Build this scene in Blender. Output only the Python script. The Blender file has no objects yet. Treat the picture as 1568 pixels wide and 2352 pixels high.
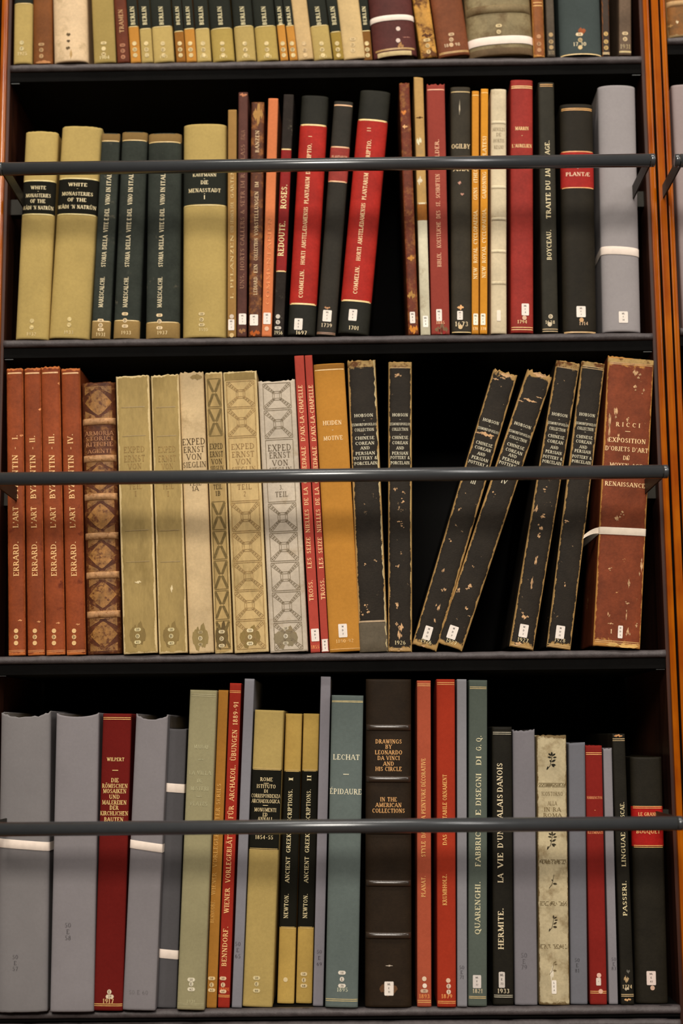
import bpy, math, random
from mathutils import Vector, Matrix

# ------------------------------------------------------------------ camera, world, lights, exposure
FPX, PITCH, YAW, ROLL = 3463.25, 0.147232, 0.009857, -0.0097377
CAM = Vector((0.539776, -2.263632, 0.0))
cy, sy, cp, sp, cr, sr = math.cos(YAW), math.sin(YAW), math.cos(PITCH), math.sin(PITCH), math.cos(ROLL), math.sin(ROLL)
_r = Vector((cy, sy, 0)); FW = Vector((-sy*cp, cy*cp, sp)); _u = _r.cross(FW)
RT = _r*cr + _u*sr; UP = -_r*sr + _u*cr

scene = bpy.context.scene
cam_data = bpy.data.cameras.new('camera'); cam = bpy.data.objects.new('camera', cam_data)
scene.collection.objects.link(cam); scene.camera = cam
M = Matrix((RT, UP, -FW)).transposed().to_4x4(); M.translation = CAM; cam.matrix_world = M
cam_data.sensor_fit = 'VERTICAL'; cam_data.sensor_height = 36.0; cam_data.sensor_width = 24.0
cam_data.lens = FPX*36.0/2352.0
cam_data.clip_start = 0.05
cam_data.dof.use_dof = True; cam_data.dof.focus_distance = 2.25; cam_data.dof.aperture_fstop = 1.5

vs = scene.view_settings
vs.view_transform = 'Standard'; vs.look = 'None'; vs.gamma = 1.0; vs.exposure = 0.0; vs.use_curve_mapping = False
world = bpy.data.worlds.new('world'); scene.world = world; world.use_nodes = True
world.node_tree.nodes['Background'].inputs[0].default_value = (0.95, 0.95, 1.0, 1)
world.node_tree.nodes['Background'].inputs[1].default_value = 0.04

def area(name, loc, target, sx, sy_, power, col):
    l = bpy.data.lights.new(name, 'AREA'); l.shape = 'RECTANGLE'; l.size = sx; l.size_y = sy_; l.energy = power; l.color = col
    o = bpy.data.objects.new(name, l); scene.collection.objects.link(o)
    o.location = loc; o.rotation_euler = (Vector(target)-Vector(loc)).to_track_quat('-Z', 'Y').to_euler()
    return o
area('tall_front_windows', (0.35, -6.0, 2.85), (0.5, 0, 0.35), 1.9, 1.6, 300, (1.0, 0.925, 0.82))
area('ceiling_lamp', (0.4, -1.75, 4.3), (0.5, 0, 0.5), 4.6, 0.36, 112, (1.0, 0.93, 0.84))
area('side_window', (4.6, -3.2, 2.9), (0.9, 0, 0.6), 0.4, 2.6, 55, (1.0, 0.94, 0.88))

# ------------------------------------------------------------------ picture measurements -> points on real planes
def at(X, Y, y=0.0):
    d = FW*FPX + RT*(X-784) - UP*(Y-1176)
    t = (y-CAM.y)/d.y
    return CAM + d*t
SHELF_Z = {1: 1.0620, 2: 0.6109, 3: 0.1229, 4: -0.3898}

def lin(c, k=1.0):
    o = []
    for v in c[:3]:
        v = v/255.0
        o.append(min(1.0, k*(v/12.92 if v <= 0.04045 else ((v+0.055)/1.055)**2.4)))
    return (*o, 1.0)

# ------------------------------------------------------------------ materials
MATS = {}
def mat(key, col, mott=0.12, scale=14, c2=None, c2t=0.62, c2s=30, c2w=0.06, edge=None, ew=0.12, endw=0.004,
        rough=0.62, bump=0.10, bscale=900, spec=0.15, streak=1.0, metal=0.0, k=1.12, coat=0.0, wave=None):
    if key in MATS: return MATS[key]
    m = bpy.data.materials.new(key); m.use_nodes = True; nt = m.node_tree; N = nt.nodes; L = nt.links
    b = N['Principled BSDF']; b.inputs['Roughness'].default_value = rough; b.inputs['Metallic'].default_value = metal
    b.inputs['Specular IOR Level'].default_value = spec
    if coat: b.inputs['Coat Weight'].default_value = coat; b.inputs['Coat Roughness'].default_value = 0.15
    tc = N.new('ShaderNodeTexCoord'); oi = N.new('ShaderNodeObjectInfo')
    mp = N.new('ShaderNodeMapping'); mp.inputs['Scale'].default_value = (1, 1, 1.0/streak)
    add = N.new('ShaderNodeVectorMath'); add.operation = 'MULTIPLY_ADD'
    cmb = N.new('ShaderNodeCombineXYZ')
    for i in range(3): L.new(oi.outputs['Random'], cmb.inputs[i])
    L.new(cmb.outputs[0], add.inputs[0]); add.inputs[1].default_value = (7.3, 3.1, 5.7); L.new(tc.outputs['Object'], add.inputs[2])
    L.new(add.outputs[0], mp.inputs[0])
    def noise(sc, det=4, ro=0.55, vec=mp):
        n = N.new('ShaderNodeTexNoise'); n.inputs['Scale'].default_value = sc; n.inputs['Detail'].default_value = det
        n.inputs['Roughness'].default_value = ro; L.new(vec.outputs[0], n.inputs['Vector']); return n
    def mrange(src, a, b_, c=0.0, d=1.0):
        r = N.new('ShaderNodeMapRange'); L.new(src, r.inputs[0])
        for i, v in enumerate((a, b_, c, d)): r.inputs[i+1].default_value = v
        return r.outputs[0]
    def math_(op, a, c):
        n = N.new('ShaderNodeMath'); n.operation = op
        for i, v in enumerate((a, c)):
            if isinstance(v, (int, float)): n.inputs[i].default_value = v
            else: L.new(v, n.inputs[i])
        return n.outputs[0]
    n1 = noise(scale, 5, 0.6); n3 = noise(230, 3, 0.7)
    f = mrange(n1.outputs['Fac'], 0.28, 0.72, 1-mott, 1+mott)
    f3 = mrange(n3.outputs['Fac'], 0.3, 0.7, 1-mott*0.5, 1+mott*0.5)
    f = math_('MULTIPLY', f, f3)
    vm = N.new('ShaderNodeVectorMath'); vm.operation = 'SCALE'; vm.inputs[0].default_value = lin(col, k)[:3]; L.new(f, vm.inputs['Scale'])
    cur = vm.outputs[0]
    def mix(fac, a, colr):
        x = N.new('ShaderNodeMix'); x.data_type = 'RGBA'; L.new(fac, x.inputs[0]); L.new(a, x.inputs[6]); x.inputs[7].default_value = lin(colr, k)
        return x.outputs[2]
    if c2:
        n2 = noise(c2s, 7, 0.68)
        cur = mix(mrange(n2.outputs['Fac'], c2t, c2t+c2w), cur, c2)
    if edge:
        uv = N.new('ShaderNodeUVMap'); uv.uv_map = 'UVMap'; uv2 = N.new('ShaderNodeUVMap'); uv2.uv_map = 'top'
        s1 = N.new('ShaderNodeSeparateXYZ'); L.new(uv.outputs[0], s1.inputs[0]); s2 = N.new('ShaderNodeSeparateXYZ'); L.new(uv2.outputs[0], s2.inputs[0])
        a = math_('ABSOLUTE', math_('SUBTRACT', s1.outputs[0], 0.5), 0)
        nn = noise(70, 6, 0.7)
        jit = mrange(nn.outputs['Fac'], 0.3, 0.7, -1.0, 1.0)
        ea = mrange(math_('ADD', a, math_('MULTIPLY', jit, ew*0.35)), 0.5-ew*0.5, 0.5-ew*0.5+0.02)
        ends = math_('MINIMUM', s1.outputs[1], s2.outputs[1])
        eb = mrange(math_('SUBTRACT', ends, math_('MULTIPLY', jit, endw*0.8)), endw, endw*0.6)
        cur = mix(math_('MAXIMUM', ea, eb), cur, edge)
    L.new(cur, b.inputs['Base Color'])
    if bump:
        nb = noise(bscale, 2, 0.5, add) if streak == 1.0 else noise(bscale, 2, 0.5)
        bp = N.new('ShaderNodeBump'); bp.inputs['Strength'].default_value = bump; bp.inputs['Distance'].default_value = 0.0006
        L.new(nb.outputs['Fac'], bp.inputs['Height']); L.new(bp.outputs[0], b.inputs['Normal'])
    MATS[key] = m
    return m
def cm(kind, c):
    """material of a kind in a colour"""
    key = '%s_%02x%02x%02x' % (kind, *c[:3])
    K = {
     'cloth': dict(mott=0.12, scale=9, bump=0.3, bscale=1100, rough=0.85, spec=0.08),
     'leather': dict(mott=0.22, scale=28, bump=0.2, bscale=380, rough=0.62, spec=0.14),
     'paper': dict(mott=0.07, scale=10, bump=0.12, bscale=600, rough=0.9, spec=0.06),
     'vellum': dict(mott=0.15, scale=22, c2=(150, 125, 85), c2t=0.58, c2s=24, c2w=0.22, bump=0.15, bscale=260, rough=0.6),
     'beige': dict(mott=0.20, scale=20, c2=(118, 98, 52), c2t=0.55, c2s=16, c2w=0.25, bump=0.2, bscale=300, rough=0.7, streak=3.0, edge=(214, 190, 140), ew=0.12, endw=0.003),
     'blackworn': dict(mott=0.25, scale=25, c2=(190, 155, 115), c2t=0.665, c2s=75, c2w=0.04, edge=(176, 140, 86), ew=0.13, endw=0.009, bump=0.4, bscale=420, rough=0.6, spec=0.13),
     'redworn': dict(mott=0.28, scale=26, c2=(216, 165, 105), c2t=0.66, c2s=36, c2w=0.035, edge=(190, 135, 70), ew=0.07, endw=0.011, bump=0.3, bscale=420, rough=0.6, spec=0.15),
      'glossy': dict(mott=0.1, scale=30, bump=0.1, bscale=380, rough=0.28, spec=0.8),
     'oldvellum': dict(mott=0.2, scale=26, c2=(128, 106, 70), c2t=0.52, c2s=30, c2w=0.22, edge=(112, 92, 60), ew=0.09, endw=0.005, bump=0.25, bscale=260, rough=0.65),
     'mottled': dict(mott=0.3, scale=50, c2=(140, 88, 44), c2t=0.50, c2s=70, c2w=0.14, bump=0.2, bscale=300, rough=0.55),
     'ornate': dict(mott=0.35, scale=70, c2=(130, 84, 44), c2t=0.52, c2s=110, c2w=0.14, bump=0.3, bscale=300, rough=0.55, spec=0.2),
     'ornategilt': dict(mott=0.35, scale=90, c2=(92, 48, 16), c2t=0.50, c2s=150, c2w=0.12, bump=0.3, bscale=300, rough=0.5, spec=0.25),
     'ochreworn': dict(mott=0.25, scale=40, c2=(60, 25, 12), c2t=0.60, c2s=60, c2w=0.10, edge=(196, 140, 72), ew=0.10, endw=0.004, bump=0.2, bscale=400, rough=0.5),
     'calf': dict(mott=0.26, scale=20, c2=(90, 32, 12), c2t=0.60, c2s=34, c2w=0.12, edge=(196, 112, 58), ew=0.05, endw=0.004, bump=0.2, bscale=380, rough=0.6, spec=0.15),
     'marble': dict(mott=0.3, scale=60, c2=(196, 128, 48), c2t=0.50, c2s=75, c2w=0.08, bump=0.15, bscale=300, rough=0.5),
     'tanmarble': dict(mott=0.3, scale=40, c2=(92, 52, 16), c2t=0.50, c2s=48, c2w=0.10, bump=0.15, bscale=300, rough=0.55),
     'oldbrown': dict(mott=0.25, scale=24, c2=(92, 70, 42), c2t=0.50, c2s=28, c2w=0.2, edge=(150, 125, 85), ew=0.05, bump=0.25, bscale=260, rough=0.6),
     'scuffblue': dict(mott=0.22, scale=30, c2=(104, 98, 82), c2t=0.62, c2s=40, c2w=0.12, bump=0.3, bscale=700, rough=0.8, spec=0.1),
     'gilt': dict(mott=0.18, scale=160, bump=0.0, rough=0.45, spec=0.5, k=1.15),
     'ink': dict(mott=0.25, scale=200, bump=0.0, rough=0.8, spec=0.1),
     'fadedgilt': dict(mott=0.35, scale=200, bump=0.0, rough=0.6, spec=0.3),
     'label': dict(mott=0.06, scale=60, bump=0.0, rough=0.6, spec=0.3),
     'tape': dict(mott=0.06, scale=80, bump=0.2, bscale=1500, rough=0.85, spec=0.1, k=1.2),
     'pages': dict(mott=0.2, scale=300, bump=0.0, rough=0.9, spec=0.1),
    }[kind]
    return mat(key, c, **K)

# ------------------------------------------------------------------ objects
COL = scene.collection
def mesh_obj(name, verts, faces, m, parent=None, uvs=None, smooth=True, matidx=None, bevel=0):
    me = bpy.data.meshes.new(name); me.from_pydata(verts, [], faces); me.update()
    for x in (m if isinstance(m, list) else [m]): me.materials.append(x)
    if smooth: me.polygons.foreach_set('use_smooth', [True]*len(me.polygons))
    if uvs:
        for nm, uv in uvs.items():
            l = me.uv_layers.new(name=nm); idx = [0]*len(me.loops); me.loops.foreach_get('vertex_index', idx)
            flat = []
            for i in idx: flat += list(uv[i])
            l.data.foreach_set('uv', flat)
    if matidx: me.polygons.foreach_set('material_index', matidx)
    o = bpy.data.objects.new(name, me); COL.objects.link(o)
    if parent: o.parent = parent
    if bevel:
        bv = o.modifiers.new('bevel', 'BEVEL'); bv.width = bevel; bv.segments = 2; bv.limit_method = 'ANGLE'
    return o
def box(name, x0, x1, y0, y1, z0, z1, m, parent=None, bevel=0.0):
    v = [(x, y, z) for x in (x0, x1) for y in (y0, y1) for z in (z0, z1)]
    f = [(0, 1, 3, 2), (4, 6, 7, 5), (0, 4, 5, 1), (2, 3, 7, 6), (0, 2, 6, 4), (1, 5, 7, 3)]
    return mesh_obj(name, v, f, m, parent, smooth=False, bevel=bevel)
def empty(name, loc, label, cat, group=None):
    o = bpy.data.objects.new(name, None); o.empty_display_size = 0.02; COL.objects.link(o); o.location = loc
    o['label'] = label; o['category'] = cat
    if group: o['group'] = group
    return o
def sweep(name, prof, x0, x1, m, parent=None, n=1, fn=None, closed=True):
    """profile of (y,z) swept along x"""
    vs_, fs = [], []; P = len(prof)
    for i in range(n+1):
        x = x0+(x1-x0)*i/n
        for j, (y, z) in enumerate(prof):
            dy, dz = fn(x, j) if fn else (0, 0)
            vs_.append((x, y+dy, z+dz))
    for i in range(n):
        for j in range(P if closed else P-1):
            k = (j+1) % P; fs.append((i*P+j, i*P+k, (i+1)*P+k, (i+1)*P+j))
    if closed:
        fs.append(tuple(range(P-1, -1, -1))); fs.append(tuple(n*P+j for j in range(P)))
    return mesh_obj(name, vs_, fs, m, parent)

# ------------------------------------------------------------------ a roman letter, stroke by stroke
T, H_ = 0.165, 0.085
G = {
'A': (.82, 'n 0 0 .40 1;d .42 1 .80 0;h .33 .16 .66;s .02 0;s .80 0'), 'B': (.68, 'i .14;h .96 .1 .38;h .52 .1 .40;h .04 .1 .38;a .36 .75 .2 .22 -90 90;a .38 .28 .23 .25 -90 90'),
'C': (.76, 'a .42 .5 .36 .48 48 312;v .72 .70 .92 .06'), 'D': (.82, 'i .14;h .96 .1 .36;h .04 .1 .36;a .36 .5 .38 .47 -90 90'),
'E': (.66, 'i .14;t .96 .1 .58 -1;h .5 .1 .42;t .04 .1 .62 1'), 'F': (.62, 'i .14;t .96 .1 .58 -1;h .5 .1 .42'),
'G': (.84, 'a .42 .5 .36 .48 48 325;v .70 .04 .42 .15;s .70 .42;v .72 .72 .92 .06'), 'H': (.86, 'i .14;i .72;h .5 .14 .72'), 'I': (.30, 'i .15'),
'J': (.45, 'v .28 .15 1 .165;s .28 1;a .14 .15 .14 .17 180 360'), 'K': (.80, 'i .14;n .18 .42 .66 1;d .30 .58 .72 0;s .66 1;s .72 0'), 'L': (.64, 'i .14;t .04 .1 .60 1'),
'M': (1.0, 'v .14 0 1 .08;d .14 1 .48 .08;n .48 .08 .84 1;v .86 0 1 .165;s .12 0;s .86 0;s .12 1;s .88 1'),
'N': (.86, 'v .14 0 1 .08;d .14 1 .72 0;v .72 0 1 .08;s .14 0;s .10 1;s .72 1'), 'O': (.84, 'a .42 .5 .36 .48 0 360'),
'P': (.64, 'i .14;h .96 .1 .36;h .46 .1 .36;a .36 .71 .22 .25 -90 90'), 'Q': (.86, 'a .42 .5 .36 .48 0 360;d .42 .12 .82 -.2'),
'R': (.76, 'i .14;h .96 .1 .36;h .48 .1 .36;a .36 .72 .21 .24 -90 90;d .38 .5 .70 0;s .72 0'), 'S': (.60, 'a .30 .73 .2 .24 45 270;a .30 .27 .22 .24 -135 90;v .52 .72 .92 .06;v .07 .08 .28 .06'),
'T': (.72, 'v .36 0 1 .165;s .36 0;h .96 .02 .70;v .04 .76 .98 .07;v .68 .76 .98 .07'), 'U': (.84, 'v .14 .3 1 .165;v .70 .3 1 .08;a .42 .3 .28 .28 180 360;s .14 1;s .70 1'),
'V': (.80, 'd .06 1 .40 0;n .40 0 .74 1;s .06 1;s .74 1'), 'W': (1.1, 'd .06 1 .34 0;n .34 0 .56 1;d .54 1 .80 0;n .80 0 1.04 1;s .06 1;s .55 1;s 1.04 1'),
'X': (.78, 'd .08 1 .70 0;n .08 0 .68 1;s .08 0;s .70 0;s .08 1;s .68 1'), 'Y': (.76, 'd .06 1 .38 .45;n .38 .45 .70 1;v .38 0 .5 .165;s .06 1;s .70 1;s .38 0'),
'Z': (.68, 'h .96 .06 .60;h .04 .06 .62;d .56 .94 .08 .04;v .07 .78 .98 .06;v .62 .02 .24 .06'),
'0': (.66, 'a .33 .5 .27 .48 0 360'), '1': (.40, 'v .22 0 1 .15;s .22 0;n .06 .8 .22 .96'), '2': (.62, 'a .30 .72 .22 .25 -20 160;n .50 .62 .08 .06;h .05 .06 .56'),
'3': (.60, 'a .28 .74 .20 .23 -90 150;a .28 .27 .24 .25 -150 90'), '4': (.66, 'v .44 0 1 .15;n .06 .32 .44 1;h .30 .06 .60'), '5': (.60, 'h .95 .14 .54;v .14 .52 .95 .08;a .28 .30 .25 .28 -150 110'),
'6': (.62, 'a .31 .30 .24 .28 0 360;a .50 .40 .44 .56 105 190'), '7': (.60, 'h .95 .06 .56;d .54 .94 .26 0'), '8': (.62, 'a .31 .74 .19 .22 0 360;a .31 .27 .24 .26 0 360'),
'9': (.62, 'a .31 .68 .24 .28 0 360;a .12 .58 .44 .56 -75 10'), '.': (.28, 'v .14 0 .15 .16'), ',': (.28, 'v .14 0 .15 .16;n .18 0 .08 -.2'), '-': (.5, 'h .42 .08 .42'), "'": (.26, 'v .13 .72 1 .12'),
'&': (.86, 'a .36 .76 .16 .20 0 360;a .34 .27 .27 .26 60 320;d .26 .62 .80 0;n .50 .06 .76 .48'), '(': (.36, 'a .42 .45 .30 .68 120 240'), ')': (.36, 'a -.06 .45 .30 .68 -60 60'), '=': (1.2, 'h .45 .0 1.2'),
'~': (.8, 'h .42 .05 .75'),
}
ACC = {'É': ('E', 'n .30 1.1 .46 1.3'), 'Ü': ('U', 'v .28 1.12 1.26 .13;v .56 1.12 1.26 .13'), 'Ä': ('A', 'v .28 1.12 1.26 .13;v .54 1.12 1.26 .13'), 'Ö': ('O', 'v .28 1.12 1.26 .13;v .56 1.12 1.26 .13'), 'Â': ('A', 'n .28 1.1 .40 1.25;n .40 1.25 .54 1.1'), 'Û': ('U', 'n .28 1.1 .42 1.25;n .42 1.25 .56 1.1')}
for k_, (b_, e_) in ACC.items(): G[k_] = (G[b_][0], G[b_][1]+';'+e_)
G['Æ'] = (1.12, 'n 0 0 .44 1;i .60;t .96 .4 1.04 -1;h .5 .6 .9;t .04 .6 1.08 1;h .33 .16 .6;s .02 0')
def line_q(x0, y0, x1, y1, w):
    dx, dy = x1-x0, y1-y0; l = math.hypot(dx, dy) or 1; nx, ny = -dy/l*w/2, dx/l*w/2
    return [(x0+nx, y0+ny), (x1+nx, y1+ny), (x1-nx, y1-ny), (x0-nx, y0-ny)]
GC = {}
def glyph(ch, bold=1.0):
    if (ch, bold) in GC: return GC[(ch, bold)]
    w, s = G[ch]; Q = []
    for c in s.split(';'):
        p = c.split(); o = p[0]; a = [float(q) for q in p[1:]]
        if o == 'i':
            Q.append(line_q(a[0], 0, a[0], 1, T*bold)); Q.append(line_q(a[0]-.16, .03, a[0]+.16, .03, .07*bold)); Q.append(line_q(a[0]-.16, .97, a[0]+.16, .97, .07*bold))
        elif o == 'v': Q.append(line_q(a[0], a[1], a[0], a[2], a[3]*bold))
        elif o == 'h': Q.append(line_q(a[1], a[0], a[2], a[0], H_*bold))
        elif o == 't': Q.append(line_q(a[1], a[0], a[2], a[0], H_*bold)); Q.append(line_q(a[2], a[0], a[2], a[0]+.22*a[3], .07*bold))
        elif o == 'd': Q.append(line_q(*a, T*.95*bold))
        elif o == 'n': Q.append(line_q(*a, H_*bold))
        elif o == 's': y = a[1]+(.03 if a[1] < .5 else -.03); Q.append(line_q(a[0]-.15, y, a[0]+.15, y, .07*bold))
        elif o == 'a':
            cx, cy_, rx, ry, t0, t1 = a; n = max(4, int(abs(t1-t0)/30))
            pr = None
            for i in range(n+1):
                t = math.radians(t0+(t1-t0)*i/n); wd = (H_+(T-H_)*abs(math.cos(t)))*bold/2
                c_, s_ = math.cos(t), math.sin(t)
                cur = ((cx+(rx+wd*.6)*c_, cy_+(ry+wd*.4)*s_), (cx+(rx-wd*1.3)*c_, cy_+(ry-wd*1.1)*s_))
                if pr: Q.append([pr[0], cur[0], cur[1], pr[1]])
                pr = cur
    GC[(ch, bold)] = (w, Q); return GC[(ch, bold)]
def text_quads(s, cap, width=None, track=0.16, bold=1.0):
    """quads of a line of text starting at 0; width squeezes/stretches it"""
    x = 0; out = []
    for ch in s.upper():
        if ch == ' ': x += .5; continue
        if ch not in G: continue
        w, Q = glyph(ch, bold)
        out += [[(px+x, py) for px, py in q] for q in Q]; x += w+track
    tot = max(.01, x-track)
    kx = cap if width is None else width/tot
    return [[(px*kx, py*cap) for px, py in q] for q in out], tot*kx

# ------------------------------------------------------------------ the book
R = random.Random(7)
class Book:
    def __init__(s, row, bl, br, tl, tr, ytop, col, kind, label, rd=0.35, yb=0.0, items=(), fray=0.0, sag=0.0, wob=0.0, depth=0.27, h=None, group=None, cat='book', base=None, name='book', topdip=0.0):
        zs = base if base is not None else SHELF_Z[row]
        s.parts = 0
        ybp = {0: 84, 9: 752, 1: 148-0.0145*bl, 2: 782-0.013*bl, 3: 1505-0.007*bl, 4: 2318-0.0085*bl}.get(row, 100)
        if ytop < 0:      # the head is above the picture: the sides were read at picture height 0
            k = (ybp-ytop)/ybp; tl = bl+(tl-bl)*k; tr = br+(tr-br)*k
        w0 = (at(br, ybp).x-at(bl, ybp).x)
        s.b = max(min(0.0055, w0*.16), min(.62, rd*1.2)*0.36*w0); s.p = 2.0+2.4*(1-rd)**2
        pe = yb+s.b*0.6
        A, B, C_, D_ = at(bl, ybp, pe), at(br, ybp, pe), at(tl, ytop, pe), at(tr, ytop, pe)
        s.w = ((B.x-A.x)+(D_.x-C_.x))/2-0.0005
        cb, ct = (A+B)/2, (C_+D_)/2; cb.y = ct.y = yb
        th = math.atan2(ct.x-cb.x, ct.z-cb.z)
        s.th = th; s.ax = Vector((math.cos(th), 0, -math.sin(th))); s.az = Vector((math.sin(th), 0, math.cos(th)))
        cz = zs+s.w/2*abs(math.sin(th))
        s.o = Vector((cb.x+(cz-cb.z)*math.tan(th), yb, cz))
        s.h = (ct-s.o).dot(s.az); s.yb = yb; s.wob = wob; s.seed = R.random()*50; s.depth = depth
        s.root = empty(name, s.o, label, cat, group); s.root.rotation_euler = (0, th, 0)
        s.us = [-math.cos(math.pi*i/22) for i in range(23)]
        us = []
        for u in s.us: us.append(math.copysign(abs(u)**0.72, u) if abs(u) > 1e-6 else 0.0)
        s.us = us
        # cover: spine and two boards in one shell
        hw = s.w/2; t = 0.0026; side = [0.012, 0.35, 1.0]
        nv = max(10, int(s.h/0.011))
        vs_ = [0, .0015, .004]+[s.h*i/nv for i in range(1, nv)]+[s.h-.004, s.h-.0015, s.h]
        V, F, U1, U2, MI = [], [], [], [], []
        def dz(x, y, v):
            if v <= s.h-.03: return 0
            fade = max(0, 1-max(0, y-s.b)/(depth*.5)); kf = ((v-(s.h-.03))/.03)**2
            return kf*fade*(fray*(math.sin(x*900+s.seed)+.7*math.sin(x*2100+s.seed*3)+.5*math.sin(x*430+s.seed*2))*.5-sag*(1-(x/hw)**2)**.7-topdip*(x/hw))
        for v in vs_:
            row_ = []
            inset = 0.0012*(1 if v < .001 or v > s.h-.001 else 0)
            e = (v-(s.h-.02))/.02; 
            for q in reversed(side): row_.append((-hw+inset*.5, s.b+q*depth, 0))
            for u in s.us: row_.append((s.us_x(u, v), s.sy(u, v)+inset, u))
            for q in side: row_.append((hw-inset*.5, s.b+q*depth, 0))
            for x, y, u in row_:
                z = v
                fade = max(0, 1-max(0, y-s.b)/(depth*.5))
                z += dz(x, y, v)
                if v < .006 and fray: z += abs(fray*.3*math.sin(x*1300+s.seed))*fade
                V.append((x, y, z)); sd = y > s.b+.0014; ux = .5+(.3 if sd else .5)*x/hw; U1.append((ux, max(v, .03) if sd else v)); U2.append((ux, max(s.h-v, .03) if sd else s.h-v))
        n = len(s.us)+2*len(side); nr = len(vs_)
        inner0 = len(V)
        for v in vs_:
            for q in reversed(side): V.append((-hw+t, s.b+q*depth, v))
            for u in s.us:
                yy = s.b*0.5+t+.0015 if abs(u) < .9 else s.b+t; V.append((u*(hw-t), yy, v-(.001 if v > s.h/2 else -.001)+dz(u*hw, 0, v)))
            for q in side: V.append((hw-t, s.b+q*depth, v))
            for _ in range(n): U1.append((.5, v)); U2.append((.5, s.h-v))
        for i in range(nr-1):
            for j in range(n-1):
                a = i*n+j; F.append((a, a+1, a+n+1, a+n)); a += inner0; F.append((a+1, a, a+n, a+n+1))
        tp = (nr-1)*n
        for j in range(n-1):
            F.append((j+1, j, inner0+j, inner0+j+1)); F.append((tp+j, tp+j+1, inner0+tp+j+1, inner0+tp+j))
        for i in range(nr-1):
            a, c = i*n, i*n+n-1; F.append((a, a+n, inner0+a+n, inner0+a)); F.append((c+n, c, inner0+c, inner0+c+n))
        s.cover = mesh_obj('cover', V, F, cm(kind, col), s.root, {'UVMap': U1, 'top': U2})
        box('page_block', -hw+t+.0003, hw-t-.0003, s.b+t+.004, s.b+depth-.005, .003, s.h-.005-sag, cm('pages', (196, 178, 140)), s.root)
        s.kind, s.col = kind, col
        for it in items: getattr(s, it[0])(*it[1:])
    def wb(s, v): return s.wob*(math.sin(v*31+s.seed)+.5*math.sin(v*83+s.seed*2))
    def us_x(s, u, v): return u*s.w/2
    def sy(s, u, v):
        u = max(-1, min(1, u)); return s.b*(1-(1-abs(u)**s.p)**(1/s.p))+s.wb(v)
    def S(s, x, v, off=0.0003):
        u = max(-1, min(1, x/(s.w/2)))
        # follow the same facets as the cover
        us = s.us; i = 0
        for i in range(len(us)-1):
            if us[i+1] >= u: break
        a, b_ = us[i], us[i+1]; k = (u-a)/(b_-a) if b_ > a else 0
        y = s.sy(a, v)*(1-k)+s.sy(b_, v)*k
        return (max(-s.w/2, min(s.w/2, x)), y-off, v)
    def L(s, X, Y):
        """picture point -> (x, v) on this spine"""
        if X is None:
            x = 0.0; v = 0.2
            for _ in range(5):
                p = s.o+s.az*v; d = p-CAM; Yc = 1176-FPX*d.dot(UP)/d.dot(FW)
                p2 = s.o+s.az*(v+.01); d2 = p2-CAM; Y2 = 1176-FPX*d2.dot(UP)/d2.dot(FW)
                v += (Y-Yc)/((Y2-Yc)/.01)
            return 0.0, v
        p = at(X, Y, s.yb)-s.o
        return p.dot(s.ax), p.dot(s.az)
    def px(s, Y): return (at(784, Y, s.yb)-at(783, Y, s.yb)).length
    def build(s, name, quads, m, parent=None, off=.0003, step=.0025):
        V, F, U1, U2 = [], [], [], []
        for q in quads:
            xs = [p[0] for p in q]; nx = 1
            span = max(xs)-min(xs)
            long01 = abs(q[1][0]-q[0][0]) >= abs(q[3][0]-q[0][0])
            if span > step: nx = int(span/step)+1
            vs2 = max(p[1] for p in q)-min(p[1] for p in q); ny = 1
            if s.wob and vs2 > .02: ny = int(vs2/.012)+1
            na, nb = (nx, ny) if long01 else (ny, nx)
            b0 = len(V)
            for i in range(na+1):
                for j in range(nb+1):
                    a, c = i/na, j/nb
                    x = (q[0][0]*(1-a)+q[1][0]*a)*(1-c)+(q[3][0]*(1-a)+q[2][0]*a)*c
                    v = (q[0][1]*(1-a)+q[1][1]*a)*(1-c)+(q[3][1]*(1-a)+q[2][1]*a)*c
                    V.append(s.S(x, v, off)); U1.append((.5+x/s.w, v)); U2.append((.5+x/s.w, s.h-v))
            for i in range(na):
                for j in range(nb):
                    k = b0+i*(nb+1)+j; F.append((k, k+nb+1, k+nb+2, k+1))
        if not V: return None
        # faces must look out of the shelf (towards -y)
        me = mesh_obj(name, V, F, m, parent or s.root, {'UVMap': U1, 'top': U2}, smooth=False)
        return me
    # -- parts
    def zone(s, Y0, Y1, col, kind='cloth', name='spine_panel', x0=-1, x1=1):
        v0 = 0.0 if Y1 is None else s.L(None, Y1)[1]; v1 = s.h-.0005 if Y0 is None else s.L(None, Y0)[1]
        V, F, U1, U2 = [], [], [], []
        us = [u for u in s.us if x0 <= u <= x1]
        n = max(1, int((v1-v0)/.012)) if s.wob else 1
        vs_ = [v0+(v1-v0)*i/n for i in range(n+1)]
        if v0 == 0: vs_ = [0, .0016]+[v for v in vs_ if v > .002]
        if Y0 is None: vs_ = [v for v in vs_ if v < s.h-.002]+[s.h-.0018, s.h-.0003]
        for v in vs_:
            ins = .0012 if v < .001 or v > s.h-.0008 else 0
            for u in us:
                V.append((u*(s.w/2+.0001), s.sy(u, v)-.00022+ins, v)); U1.append((.5+u/2, v)); U2.append((.5+u/2, s.h-v))
        n = len(us)
        for i in range(len(vs_)-1):
            for j in range(n-1): a = i*n+j; F.append((a, a+1, a+n+1, a+n))
        return mesh_obj(name, V, F, cm(kind, col), s.root, {'UVMap': U1, 'top': U2})
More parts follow.
